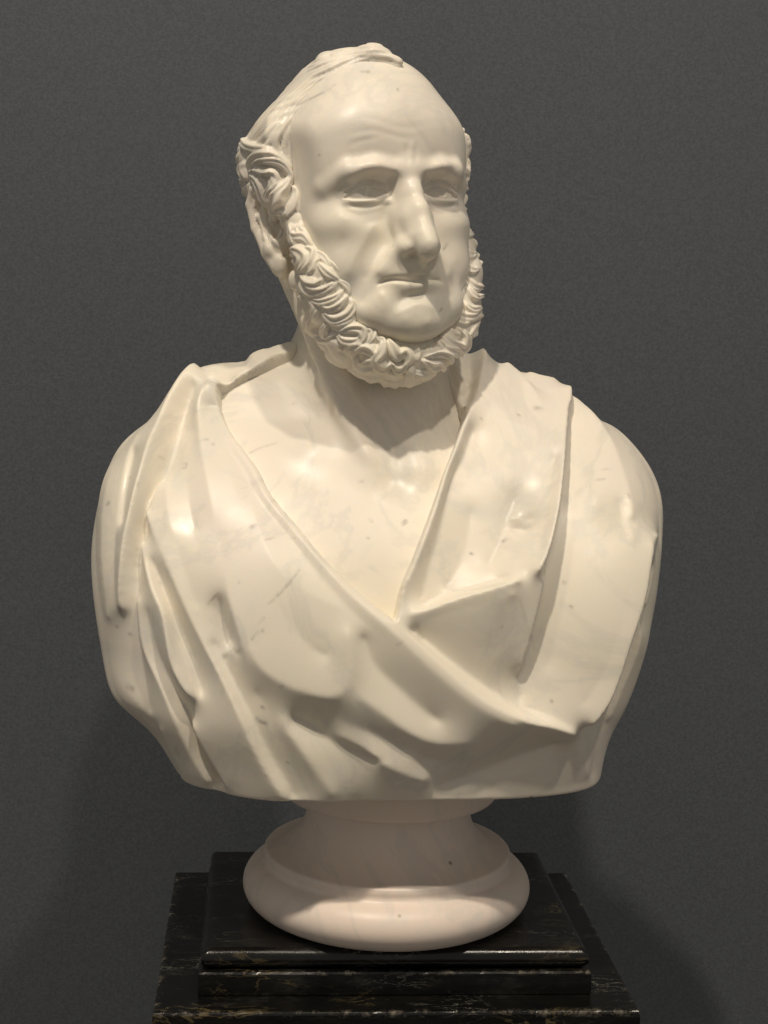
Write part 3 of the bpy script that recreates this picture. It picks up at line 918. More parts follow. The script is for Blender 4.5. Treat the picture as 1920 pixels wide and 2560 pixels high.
FOLDS = [
    # rim of the band across the chest
    [(553, 1000, 3), (556, 1033, 3), (586, 1091, 2), (644, 1168, 2), (683, 1240, 2), (750, 1322, 3), (818, 1404, 4), (895, 1483, 7), (963, 1534, 10), (996, 1565, 13), (1093, 1647, 17), (1189, 1725, 20), (1286, 1778, 22), (1358, 1799, 22), (1421, 1826, 20)],
    [(575, 1100, 5), (632, 1180, 5), (671, 1252, 5.5), (738, 1334, 6.5), (806, 1416, 8), (885, 1500, 10.5), (985, 1585, 15), (1080, 1668, 18), (1178, 1745, 20.5), (1280, 1800, 22)],
    [(560, 1115, 4), (617, 1196, 3.5), (656, 1265, 4), (722, 1348, 5), (790, 1432, 6.5), (868, 1518, 9), (968, 1606, 12)],
    # under the rim on the skin and pocket side
    [(1010, 1562, 5), (1105, 1640, 4), (1200, 1712, 3), (1290, 1762, 6), (1360, 1780, 14), (1410, 1806, 18)],
    # band surface
    [(620, 1190, 2), (640, 1300, 6), (690, 1420, 9), (760, 1480, 9), (860, 1530, 10)],
    # ridge from the knot
    [(529, 970, 12), (506, 1020, 11), (503, 1070, 9), (509, 1139, 8), (529, 1255, 7), (543, 1322, 6), (558, 1370, 6), (568, 1420, 7), (577, 1490, 9), (606, 1590, 11), (630, 1670, 10)],
    [(545, 1030, 2), (560, 1100, 4), (575, 1180, 6), (600, 1260, 6)],
    [(490, 1060, 3), (470, 1150, 2), (478, 1260, 4), (498, 1350, 5)],
    # second pleat (long diagonal)
    [(413, 1195, 4), (374, 1274, 6), (379, 1303, 8), (413, 1380, 9), (451, 1467, 9), (490, 1551, 9), (519, 1604, 10), (558, 1671, 12), (606, 1768, 14), (654, 1864, 15), (702, 1946, 15), (728, 1990, 14)],
    [(418, 1206, 5), (432, 1313, 8), (456, 1385, 7), (483, 1467, 6), (505, 1530, 5)],
    [(530, 1590, 2), (571, 1671, 3), (620, 1768, 4), (668, 1860, 5), (714, 1940, 6), (745, 1992, 6)],
    [(640, 1710, 5), (680, 1790, 6), (720, 1870, 7), (775, 1985, 8)],
    # hollow beside it
    [(553, 1480, 4), (556, 1540, -3), (570, 1590, -4), (590, 1625, -1)],
    [(530, 1500, 2), (545, 1570, 1), (565, 1640, 2)],
    [(560, 1650, 1), (580, 1632, 5), (608, 1630, 6)],
    # third pleat with rounded tip
    [(352, 1345, 4), (374, 1409, 8), (398, 1476, 10), (427, 1534, 12), (447, 1640, 14), (470, 1700, 14), (488, 1735, 11), (492, 1756, 4)],
    [(380, 1385, 6), (395, 1425, 2), (413, 1470, -1), (451, 1575, -2), (490, 1660, -1), (505, 1720, 1), (512, 1750, 5)],
    [(372, 1505, 5), (381, 1550, 3), (398, 1628, 1), (432, 1715, -1), (461, 1773, -3), (490, 1835, -4), (529, 1903, -5), (567, 1975, -5)],
    [(475, 1790, 5), (505, 1840, 7), (545, 1905, 8), (585, 1975, 8)],
    [(560, 1800, 10), (600, 1880, 11), (640, 1960, 11)],
    # sheets left of it
    [(345, 1480, 3), (365, 1609, 5), (413, 1710, 7), (440, 1775, 7), (480, 1860, 7), (540, 1965, 6)],
    [(400, 1800, 4), (440, 1880, 4), (480, 1950, 4)],
    # roll over the arm
    [(519, 912, 6), (485, 936, 10), (451, 999, 13), (413, 1091, 15), (389, 1149, 16), (360, 1255, 16), (336, 1370, 14), (320, 1467, 10), (316, 1540, 6)],
    [(497, 950, 2), (462, 1018, -4), (440, 1081, -6), (416, 1160, -6), (392, 1225, -4), (369, 1288, -5), (352, 1370, -5), (345, 1433, -3), (341, 1536, -2), (350, 1633, -2), (365, 1729, -2), (378, 1795, -2)],
    [(360, 1090, 7), (330, 1160, 7), (310, 1270, 6), (300, 1400, 5), (300, 1540, 4)],
    [(290, 1160, 3), (268, 1270, 4), (266, 1400, 4), (280, 1560, 3)],
    [(350, 1120, 5), (325, 1230, 4), (316, 1330, 4)],
    # knot at the shoulder
    [(690, 900, 8), (640, 903, 11), (577, 906, 12), (530, 910, 11), (505, 918, 9)],
    [(505, 938, -1), (530, 950, -5), (560, 952, -5), (590, 942, -2)],
    [(673, 920, 3), (606, 949, 4), (564, 980, 4)],
    [(522, 978, 11), (532, 966, 12), (550, 968, 11), (556, 985, 7)],
    [(522, 1026, 4), (536, 1020, 3), (546, 1026, 2)],
    # big bowl of the lower front
    [(630, 1600, 12), (644, 1642, 13), (683, 1681, 14), (750, 1715, 14.5), (823, 1729, 16), (860, 1712, 16), (878, 1662, 15), (868, 1585, 14), (862, 1560, 12)],
    [(690, 1500, 9), (740, 1570, 9), (790, 1620, 9.5), (835, 1640, 10)],
    [(900, 1575, 7), (930, 1650, 7), (980, 1700, 7.5), (1050, 1760, 9), (1105, 1800, 8)],
    [(878, 1720, 15), (943, 1760, 15), (1016, 1810, 16), (1090, 1838, 15), (1180, 1838, 14)],
    [(721, 1785, 0), (775, 1811, 0), (823, 1840, 3), (895, 1868, 6), (967, 1888, 8)],
    [(705, 1760, 6), (722, 1812, 10), (750, 1850, 11), (775, 1884, 12), (799, 1922, 12), (822, 1950, 12), (842, 1985, 12)],
    [(830, 1822, 8), (900, 1850, 11), (948, 1884, 14), (1020, 1920, 12), (1064, 1938, 10), (1078, 1944, 5)],
    [(760, 1750, 8), (850, 1790, 9), (950, 1830, 8), (1040, 1870, 8)],
    [(1040, 1870, 9), (1100, 1890, 6), (1150, 1880, 9)],
    [(1085, 1962, 0), (1170, 1937, 0), (1266, 1898, 0), (1344, 1869, 2), (1400, 1845, 3)],
    [(860, 1990, 5), (950, 1993, 5), (1100, 1990, 4), (1300, 1980, 3), (1470, 1950, 2)],
    [(1180, 1960, 3), (1300, 1930, 3), (1400, 1890, 4)],
    [(1440, 1850, 6), (1455, 1900, 5), (1465, 1950, 3)],
    # lapel, inner rim
    [(1194, 869, 7), (1202, 912, 11), (1192, 965, 13), (1170, 1043, 16), (1143, 1125, 17), (1115, 1197, 17), (1083, 1293, 17), (1044, 1395, 15), (1012, 1467, 12), (988, 1540, 8)],
    [(1160, 1043, 10), (1131, 1125, 10), (1103, 1197, 10), (1069, 1293, 10), (1030, 1395, 9), (1001, 1467, 8)],
    [(1186, 1075, 6), (1168, 1115, 4), (1152, 1158, 4), (1122, 1216, 4), (1098, 1322, 3), (1074, 1409, 2), (1046, 1515, 1)],
    [(1178, 965, 0), (1172, 990, 0), (1158, 1035, 2)],
    [(1130, 880, 3), (1142, 940, 4), (1156, 1000, 4)],
    [(1118, 905, 0), (1134, 960, 0), (1150, 1020, 1)],
    [(1170, 875, 1), (1176, 920, 0), (1178, 965, 0)],
    # lapel, upper plane and step
    [(1215, 920, 10), (1235, 1000, 13), (1260, 1070, 15)],
    [(1300, 960, 10), (1330, 1030, 15), (1350, 1100, 17)],
    [(1200, 1062, 12), (1266, 1084, 14), (1324, 1104, 15)],
    [(1228, 1125, 9), (1286, 1132, 11), (1345, 1145, 15), (1362, 1152, 17)],
    [(1180, 1260, 0), (1160, 1380, -2), (1110, 1480, -3)],
    [(1290, 1230, 0), (1260, 1330, -1), (1215, 1430, -2)],
    [(1268, 1298, 3), (1300, 1302, 3), (1330, 1308, 4)],
    [(1272, 1318, -1), (1300, 1325, -1), (1322, 1328, 1)],
    # lapel, outer rim
    [(1409, 965, 10), (1407, 1023, 14), (1400, 1091, 18), (1392, 1178, 21), (1380, 1264, 24), (1362, 1346, 26), (1335, 1420, 27), (1305, 1462, 26)],
    [(1372, 1158, 14), (1366, 1206, 13), (1352, 1284, 14), (1338, 1361, 16), (1318, 1416, 18)],
    [(1420, 975, 3), (1419, 1040, 2), (1414, 1100, 0), (1406, 1180, -2), (1395, 1264, -3), (1380, 1346, -3), (1366, 1410, -3), (1352, 1488, -2), (1330, 1585, -2), (1306, 1681, -1), (1292, 1765, 3)],
    [(1345, 1440, 20), (1338, 1490, 15), (1316, 1585, 11), (1292, 1681, 7)],
    # lip of the pocket fold
    [(1291, 1460, 26), (1209, 1483, 22), (1131, 1503, 18), (1035, 1536, 13), (1001, 1553, 10)],
    [(1270, 1448, 8), (1200, 1466, 4), (1120, 1488, 1), (1040, 1520, 0)],
    [(1280, 1490, 23), (1200, 1515, 18), (1120, 1535, 14), (1050, 1555, 10)],
    [(1280, 1600, 11), (1200, 1620, 8), (1130, 1620, 7)],
    # right arm
    [(1609 - 10, 1351, 15), (1585, 1419, 18), (1566, 1500, 20), (1527, 1599, 22), (1479, 1729, 24), (1430, 1811, 22)],
    [(1560, 1322, 11), (1548, 1420, 14), (1520, 1530, 16), (1480, 1640, 17), (1420, 1760, 16)],
    [(1612, 1400, 3), (1594, 1450, 1), (1542, 1609, 0), (1500, 1710, -1), (1468, 1787, -2), (1436, 1832, 0)],
    [(1440, 1250, 0), (1430, 1400, 0), (1400, 1540, 1), (1360, 1680, 3)],
    [(1628, 1341, 9), (1612, 1352, 11), (1600, 1370, 14)],
    [(1625, 1380, 6), (1618, 1454, 6), (1580, 1609, 6), (1541, 1715, 5), (1503, 1820, 4)],
    [(1605, 1500, 2), (1570, 1620, 1), (1525, 1740, 0), (1492, 1850, 0)],
    [(1420, 985, 5), (1469, 1043, 7), (1517, 1120, 8), (1540, 1180, 8), (1558, 1250, 9), (1560, 1322, 11)],
    [(1535, 1250, 5), (1545, 1300, 5), (1540, 1350, 9)],
    [(1470, 1120, 4), (1480, 1200, 3), (1490, 1280, 5)],
    [(1580, 1180, 5), (1600, 1280, 6)],
    [(1240, 900, 8), (1285, 940, 7), (1330, 985, 9), (1372, 1005, 9)],
    [(1290, 925, 5), (1350, 950, 5), (1400, 958, 6)],
]


def build_drape():
    g = Grid((-0.29, -0.185, 0.115), (0.275, 0.125, 0.53), 0.0015)
    sl, x, y, z = g.sub((-1, -1, -1), (1, 1, 1))
    d = torso(x, y, z)
    d = smax(d, z - 0.512, 0.012)
    d = smax(d, BOT_Z - z, 0.003)
    g.f[sl] = d
    v, q, e = finish(g, 4)
    n = normals(v, q)
    ns = smooth(n, e, 14, 0.6)
    ns /= np.maximum(np.linalg.norm(ns, axis=1), 1e-9)[:, None]
    fc = facing(v, ns)
    gate = sstep(fc, 0.02, 0.3)
    P = proj(v)
    st = 2.5
    u = taut_field(FOLDS + [[(a, b, 0) for a, b in SIL_L[1:]], [(a, b, 0) for a, b in SIL_R[1:]]], 200, 840, 1700, 2020, st)
    us = blur(u, 6.0)
    yy, xx = np.mgrid[0:u.shape[0], 0:u.shape[1]]
    yy, xx = yy * st + 840, xx * st + 200
    soft = sstep(yy, 1540, 1700) * sstep(xx, 600, 700) * sstep(-xx, -1330, -1180)
    u = 1.2 * ((0.94 * blur(u, 0.95) + 0.06 * us) * (1 - soft) + soft * (0.8 * blur(u, 2.0) + 0.2 * us))
    H = sample(u, P, 200, 840, st)
    H = H * gate
    op = region(P, OPENING, 5) * sstep(fc, -0.35, -0.05)
    H = H * (1 - op) - 30 * op
    H += (1 - gate) * (np.sin(v[:, 0] * 70 + v[:, 2] * 25 + vnoise(v, 9, 5) * 2) * 2.0)
    H += vnoise(v, 16, 8) * 0.3
    low = sstep(v[:, 2], BOT_Z, BOT_Z + 0.010)
    nd = ns.copy()
    nd[:, 2] *= low
    nd /= np.maximum(np.linalg.norm(nd, axis=1), 1e-9)[:, None]
    v = v + nd * (H * 1e-3)[:, None]
    v = smooth(v, e, 1, 0.4)
    return v, q, e
# ------------------------------------------------------------------ materials
def new_mat(name):
    m = bpy.data.materials.new(name)
    m.use_nodes = True
    nt = m.node_tree
    b = nt.nodes['Principled BSDF']
    return m, nt, b


def N(nt, typ, **kw):
    n = nt.nodes.new(typ)
    for k, v in kw.items():
        if k in n.inputs:
            n.inputs[k].default_value = v
        else:
            setattr(n, k, v)
    return n


def ramp(nt, src, stops):
    r = nt.nodes.new('ShaderNodeValToRGB')
    cr = r.color_ramp
    while len(cr.elements) < len(stops):
        cr.elements.new(0.5)
    for e_, (p, c) in zip(cr.elements, stops):
        e_.position = p
        e_.color = c if len(c) == 4 else (*c, 1)
    nt.links.new(src, r.inputs[0])
    return r.outputs[0]


def mixc(nt, fac, a, b, blend='MIX'):
    m = nt.nodes.new('ShaderNodeMix')
    m.data_type = 'RGBA'
    m.blend_type = blend
    for sock, val in ((m.inputs[0], fac), (m.inputs[6], a), (m.inputs[7], b)):
        if hasattr(val, 'default_value') or hasattr(val, 'links'):
            nt.links.new(val, sock)
        else:
            sock.default_value = val if not isinstance(val, tuple) or len(val) == 4 else (*val, 1)
    return m.outputs[2]


def marble_material(name, c0, c1, c2):
    m, nt, b = new_mat(name)
    co = N(nt, 'ShaderNodeTexCoord').outputs['Object']
    big = N(nt, 'ShaderNodeTexNoise', Scale=5.0, Detail=4.0, Roughness=0.55)
    nt.links.new(co, big.inputs['Vector'])
    col = ramp(nt, big.outputs[0], [(0.30, c0), (0.50, c1), (0.70, c2)])
    # pale grey clouds in the stone
    n2 = N(nt, 'ShaderNodeTexNoise', Scale=9.0, Detail=6.0, Roughness=0.6, Distortion=1.2)
    nt.links.new(co, n2.inputs['Vector'])
    cl = ramp(nt, n2.outputs[0], [(0.56, (0, 0, 0)), (0.78, (1, 1, 1))])
    col = mixc(nt, cl, col, (0.72, 0.70, 0.64), 'MIX')
    nv = N(nt, 'ShaderNodeTexNoise', Scale=4.0, Detail=7.0, Roughness=0.62, Distortion=1.6)
    nt.links.new(co, nv.inputs['Vector'])
    sv_ = N(nt, 'ShaderNodeMath', operation='SUBTRACT')
    sv_.inputs[1].default_value = 0.5
    nt.links.new(nv.outputs[0], sv_.inputs[0])
    av = N(nt, 'ShaderNodeMath', operation='ABSOLUTE')
    nt.links.new(sv_.outputs[0], av.inputs[0])
    vl = ramp(nt, av.outputs[0], [(0.0, (0.32, 0.32, 0.32)), (0.035, (0, 0, 0))])
    col = mixc(nt, vl, col, (0.60, 0.585, 0.54))
    # small dark inclusions
    vo = N(nt, 'ShaderNodeTexVoronoi', Scale=21.0, Randomness=1.0)
    mv = N(nt, 'ShaderNodeMapping')
    mv.inputs['Location'].default_value = (3.37, 1.73, 0.61)
    nt.links.new(co, mv.inputs[0])
    nt.links.new(mv.outputs[0], vo.inputs['Vector'])
    sp = ramp(nt, vo.outputs['Distance'], [(0.022, (1, 1, 1)), (0.05, (0, 0, 0))])
    n3 = N(nt, 'ShaderNodeTexNoise', Scale=30.0, Detail=1.0)
    nt.links.new(co, n3.inputs['Vector'])
    pick = ramp(nt, n3.outputs[0], [(0.50, (0, 0, 0)), (0.60, (1, 1, 1))])
    spk = N(nt, 'ShaderNodeMath', operation='MULTIPLY')
    nt.links.new(sp, spk.inputs[0])
    nt.links.new(pick, spk.inputs[1])
    col = mixc(nt, spk.outputs[0], col, (0.36, 0.30, 0.22))
    at_ = N(nt, 'ShaderNodeAttribute', attribute_name='vein')
    brk = N(nt, 'ShaderNodeTexNoise', Scale=140.0, Detail=2.0)
    nt.links.new(co, brk.inputs['Vector'])
    br = ramp(nt, brk.outputs[0], [(0.35, (0.25, 0.25, 0.25)), (0.6, (1, 1, 1))])
    vm = N(nt, 'ShaderNodeMath', operation='MULTIPLY')
    nt.links.new(at_.outputs['Fac'], vm.inputs[0])
    nt.links.new(br, vm.inputs[1])
    col = mixc(nt, vm.outputs[0], col, (0.33, 0.30, 0.26))
    nt.links.new(col, b.inputs['Base Color'])
    b.inputs['Subsurface Weight'].default_value = 0.35
    b.inputs['Subsurface Radius'].default_value = (1.0, 0.72, 0.42)
    b.inputs['Subsurface Scale'].default_value = 0.0022
    b.inputs['Specular IOR Level'].default_value = 0.34
    b.inputs['IOR'].default_value = 1.48
    nr = N(nt, 'ShaderNodeTexNoise', Scale=26.0, Detail=5.0)
    nt.links.new(co, nr.inputs['Vector'])
    rr = N(nt, 'ShaderNodeMapRange')
    rr.inputs[1].default_value = 0.3
    rr.inputs[2].default_value = 0.7
    rr.inputs[3].default_value = 0.29
    rr.inputs[4].default_value = 0.46
    nt.links.new(nr.outputs[0], rr.inputs[0])
    nt.links.new(rr.outputs[0], b.inputs['Roughness'])
    fb = N(nt, 'ShaderNodeTexNoise', Scale=420.0, Detail=3.0)
    nt.links.new(co, fb.inputs['Vector'])
    bp = N(nt, 'ShaderNodeBump', Strength=0.05, Distance=0.001)
    nt.links.new(fb.outputs[0], bp.inputs['Height'])
    nt.links.new(bp.outputs[0], b.inputs['Normal'])
    return m


def black_marble_material():
    m, nt, b = new_mat('black_veined_marble')
    co = N(nt, 'ShaderNodeTexCoord').outputs['Object']
    mp = N(nt, 'ShaderNodeMapping')
    mp.inputs['Scale'].default_value = (1.0, 2.6, 2.6)
    nt.links.new(co, mp.inputs[0])
    base = N(nt, 'ShaderNodeTexNoise', Scale=24.0, Detail=8.0, Roughness=0.65)
    nt.links.new(mp.outputs[0], base.inputs['Vector'])
    col = ramp(nt, base.outputs[0], [(0.40, (0.003, 0.003, 0.003)), (0.62, (0.006, 0.0055, 0.0045)), (0.80, (0.022, 0.018, 0.012))])
    # gold and grey veins
    for sc, lo, hi, c, seed in ((14.0, 0.012, 0.03, (0.10, 0.078, 0.036), 0.0), (30.0, 0.006, 0.02, (0.24, 0.23, 0.20), 7.0)):
        mo = N(nt, 'ShaderNodeMapping')
        mo.inputs['Location'].default_value = (seed, seed, seed)
        nt.links.new(mp.outputs[0], mo.inputs[0])
        wn = N(nt, 'ShaderNodeTexNoise', Scale=sc, Detail=5.0, Roughness=0.6, Distortion=0.8)
        nt.links.new(mo.outputs[0], wn.inputs['Vector'])
        sb = N(nt, 'ShaderNodeMath', operation='SUBTRACT')
        sb.inputs[1].default_value = 0.5
        nt.links.new(wn.outputs[0], sb.inputs[0])
        ab = N(nt, 'ShaderNodeMath', operation='ABSOLUTE')
        nt.links.new(sb.outputs[0], ab.inputs[0])
        ln = ramp(nt, ab.outputs[0], [(lo * 0.3, (1, 1, 1)), (hi * 0.6, (0, 0, 0))])
        pk = N(nt, 'ShaderNodeTexNoise', Scale=9.0, Detail=2.0)
        nt.links.new(mo.outputs[0], pk.inputs['Vector'])
        pr = ramp(nt, pk.outputs[0], [(0.56, (0, 0, 0)), (0.72, (1, 1, 1))])
        mu = N(nt, 'ShaderNodeMath', operation='MULTIPLY')
        nt.links.new(ln, mu.inputs[0])
        nt.links.new(pr, mu.inputs[1])
        col = mixc(nt, mu.outputs[0], col, c)
    # rubbed, chipped edges
    ed = N(nt, 'ShaderNodeAttribute', attribute_name='edge')
    en = N(nt, 'ShaderNodeTexNoise', Scale=75.0, Detail=6.0, Roughness=0.75)
    nt.links.new(co, en.inputs['Vector'])
    er = ramp(nt, en.outputs[0], [(0.53, (0, 0, 0)), (0.75, (0.75, 0.75, 0.75))])
    eu = N(nt, 'ShaderNodeMath', operation='MULTIPLY')
    nt.links.new(ed.outputs['Fac'], eu.inputs[0])
    nt.links.new(er, eu.inputs[1])
    col = mixc(nt, eu.outputs[0], col, (0.42, 0.37, 0.29))
    # dusty, scuffed bloom
    du = N(nt, 'ShaderNodeTexNoise', Scale=13.0, Detail=9.0, Roughness=0.72)
    nt.links.new(mp.outputs[0], du.inputs['Vector'])
    dr = ramp(nt, du.outputs[0], [(0.55, (0, 0, 0)), (0.85, (0.4, 0.4, 0.4))])
    col = mixc(nt, dr, col, (0.09, 0.086, 0.082))
    nt.links.new(col, b.inputs['Base Color'])
    rr = N(nt, 'ShaderNodeMapRange')
    rr.inputs[1].default_value = 0.35
    rr.inputs[2].default_value = 0.75
    rr.inputs[3].default_value = 0.09
    rr.inputs[4].default_value = 0.42
    nt.links.new(du.outputs[0], rr.inputs[0])
    nt.links.new(rr.outputs[0], b.inputs['Roughness'])
    bp = N(nt, 'ShaderNodeBump', Strength=0.25, Distance=0.0012)
    nt.links.new(en.outputs[0], bp.inputs['Height'])
    nt.links.new(bp.outputs[0], b.inputs['Normal'])
    return m


def wall_material():
    m, nt, b = new_mat('dark_grey_wall_paint')
    co = N(nt, 'ShaderNodeTexCoord').outputs['Object']
    n1 = N(nt, 'ShaderNodeTexNoise', Scale=1.4, Detail=3.0)
    nt.links.new(co, n1.inputs['Vector'])
    col = ramp(nt, n1.outputs[0], [(0.3, (0.070, 0.080, 0.095)), (0.7, (0.080, 0.090, 0.104))])
    n4 = N(nt, 'ShaderNodeTexNoise', Scale=330.0, Detail=2.0)
    nt.links.new(co, n4.inputs['Vector'])
    gr = ramp(nt, n4.outputs[0], [(0.3, (0.82, 0.82, 0.82)), (0.7, (1.16, 1.16, 1.16))])
    col = mixc(nt, 1.0, col, gr, 'MULTIPLY')
    nt.links.new(col, b.inputs['Base Color'])
    b.inputs['Roughness'].default_value = 0.62
    n2 = N(nt, 'ShaderNodeTexNoise', Scale=420.0, Detail=4.0, Roughness=0.6)
    nt.links.new(co, n2.inputs['Vector'])
    n3 = N(nt, 'ShaderNodeTexNoise', Scale=900.0, Detail=2.0)
    nt.links.new(co, n3.inputs['Vector'])
    ad = N(nt, 'ShaderNodeMath', operation='ADD')
    nt.links.new(n2.outputs[0], ad.inputs[0])
    nt.links.new(n3.outputs[0], ad.inputs[1])
    bp = N(nt, 'ShaderNodeBump', Strength=0.3, Distance=0.0006)
    nt.links.new(ad.outputs[0], bp.inputs['Height'])
    nt.links.new(bp.outputs[0], b.inputs['Normal'])
    return m


def floor_material():
    m, nt, b = new_mat('dark_floor')
    co = N(nt, 'ShaderNodeTexCoord').outputs['Object']
    n1 = N(nt, 'ShaderNodeTexNoise', Scale=6.0, Detail=5.0)
    nt.links.new(co, n1.inputs['Vector'])
    nt.links.new(ramp(nt, n1.outputs[0], [(0.3, (0.06, 0.045, 0.03)), (0.7, (0.11, 0.08, 0.055))]), b.inputs['Base Color'])
    b.inputs['Roughness'].default_value = 0.4
    return m


MARBLE = marble_material('white_marble', (0.80, 0.75, 0.62), (0.84, 0.78, 0.67), (0.86, 0.785, 0.70))
PINK_LIT = marble_material('white_marble_pink_lit', (0.80, 0.70, 0.60), (0.83, 0.72, 0.63), (0.85, 0.735, 0.655))  # socle: same white marble, the light's pink cast put into its colour
BLACK = black_marble_material()
WALL = wall_material()
FLOOR = floor_material()


def set_attr(o, name, vals):
    a = o.data.attributes.new(name, 'FLOAT', 'POINT')
    a.data.foreach_set('value', np.ascontiguousarray(vals, np.float32))


# ------------------------------------------------------------------ setting
def sheet(name, verts, mat):
    me = bpy.data.meshes.new(name)
    me.from_pydata(verts, [], [(0, 1, 2, 3)])
    me.materials.append(mat)
    o = bpy.data.objects.new(name, me)
    scene.collection.objects.link(o)
    o['kind'] = 'structure'
    return o


WALL_Y = 0.39
FLOOR_Z = -1.08
sheet('wall', [(-3, WALL_Y, FLOOR_Z), (3, WALL_Y, FLOOR_Z), (3, WALL_Y, 2.6), (-3, WALL_Y, 2.6)], WALL)
sheet('floor', [(-3, -3, FLOOR_Z), (3, -3, FLOOR_Z), (3, WALL_Y, FLOOR_Z), (-3, WALL_Y, FLOOR_Z)], FLOOR)

# ------------------------------------------------------------------ pedestal
ped = bpy.data.objects.new('pedestal', None)
scene.collection.objects.link(ped)
PED_UP = 0.006
K_BASE = 1.008                     # socle and pedestal stand a little behind the chest
BASE_Y, BASE_Z = -CAM[1] * (K_BASE - 1), -CAM[2] * (K_BASE - 1)
ped.location = (0.003, 0.02 + BASE_Y, FLOOR_Z)
ped['label'] = 'black veined marble pedestal with stepped mouldings and chipped edges under the bust'
ped['category'] = 'pedestal'


def slab(name, hx, y0, y1, prof, sub=90):
    """moulded slab: profile (inset, z, edge wear) swept round a rectangle, closed top and bottom"""
    rings, wear = [], []
    for ins, z, w in prof:
        x0, x1, a0, a1 = -hx + ins, hx - ins, y0 + ins, y1 - ins
        r = []
        for (ax, ay), (bx_, by) in (((x0, a0), (x1, a0)), ((x1, a0), (x1, a1)), ((x1, a1), (x0, a1)), ((x0, a1), (x0, a0))):
            for i in range(sub):
                t = i / sub
                r.append((ax + (bx_ - ax) * t, ay + (by - ay) * t, z))
        rings.append(r)
        wear.append(w)
    n = len(rings[0])
    v = np.array([p for r in rings for p in r], float)
    att = np.repeat(wear, n)
    # chips bite into the worn edges
    v -= (np.clip(vnoise(v, 160, 3), 0, 1) * att * 0.0003)[:, None] * np.sign(v - np.array([0, (y0 + y1) / 2, v[:, 2].mean()]))
    faces = []
    for k in range(len(rings) - 1):
        for i in range(n):
            j = (i + 1) % n
            faces.append((k * n + i, k * n + j, (k + 1) * n + j, (k + 1) * n + i))
    faces.append(tuple(reversed(range(n))))
    faces.append(tuple(range((len(rings) - 1) * n, len(rings) * n)))
    me = bpy.data.meshes.new(name)
    me.from_pydata(v.tolist(), [], faces)
    me.materials.append(BLACK)
    o = bpy.data.objects.new(name, me)
    scene.collection.objects.link(o)
    o.parent = ped
    o.location = (0, BASE_Y - ped.location[1], -FLOOR_Z + (PED_UP * K_BASE + BASE_Z if name not in ('shaft', 'plinth') else 0))
    o.scale = (K_BASE, K_BASE, K_BASE if name not in ('shaft', 'plinth') else 1)
    set_attr(o, 'edge', att)
    me.polygons.foreach_set('use_smooth', [False] * len(me.polygons))
    return o


BN = [(0.009 * (1 - sin(a)), -0.009 - 0.009 * cos(a), 0.0) for a in np.linspace(0, pi, 13)]   # half-round, bottom to top
cap = slab('round_edged_cap', 0.1665, -0.107, 0.146, [(BN[0][0], BN[0][1], 0.0)] + BN[1:-1] + [(BN[-1][0], 0.0, 0.12), (0.012, 0.0, 0.0)])
for p in cap.data.polygons:
    p.use_smooth = len(p.vertices) == 4
slab('fillet_slab', 0.1685, -0.110, 0.150, [(0.001, -0.0395, 0.1), (0.0, -0.0385, 0.15), (0.0, -0.0360, 0.0), (0.0, -0.0220, 0.0), (0.0, -0.0202, 0.5), (0.0011, -0.0187, 0.8), (0.003, -0.0182, 0.25), (0.006, -0.0182, 0.0)])
slab('base_slab', 0.2045, -0.142, 0.190, [(0.002, -0.0950, 0.5), (0.0, -0.0930, 0.3), (0.0, -0.0900, 0.0), (0.0, -0.0450, 0.0), (0.0, -0.0420, 0.6), (0.0007, -0.0405, 1.0), (0.0016, -0.0398, 1.0), (0.0035, -0.0394, 0.35), (0.0075, -0.0394, 0.0)])
slab('shaft', 0.165, -0.105, 0.150, [(0.0, FLOOR_Z + 0.11, 0.0), (0.0, -0.0952 * K_BASE + PED_UP * K_BASE + BASE_Z, 0.0)])
slab('plinth', 0.200, -0.140, 0.185, [(0.0, FLOOR_Z, 0.2), (0.0, FLOOR_Z + 0.1, 0.0), (0.0, FLOOR_Z + 0.105, 0.4), (0.004, FLOOR_Z + 0.1098, 0.7), (0.008, FLOOR_Z + 0.1098, 0.0)])

# ------------------------------------------------------------------ marble bust
bust = bpy.data.objects.new('marble_bust', None)
scene.collection.objects.link(bust)
bust['label'] = 'cream marble bust of a balding whiskered man in draped toga on round socle'
bust['category'] = 'bust'

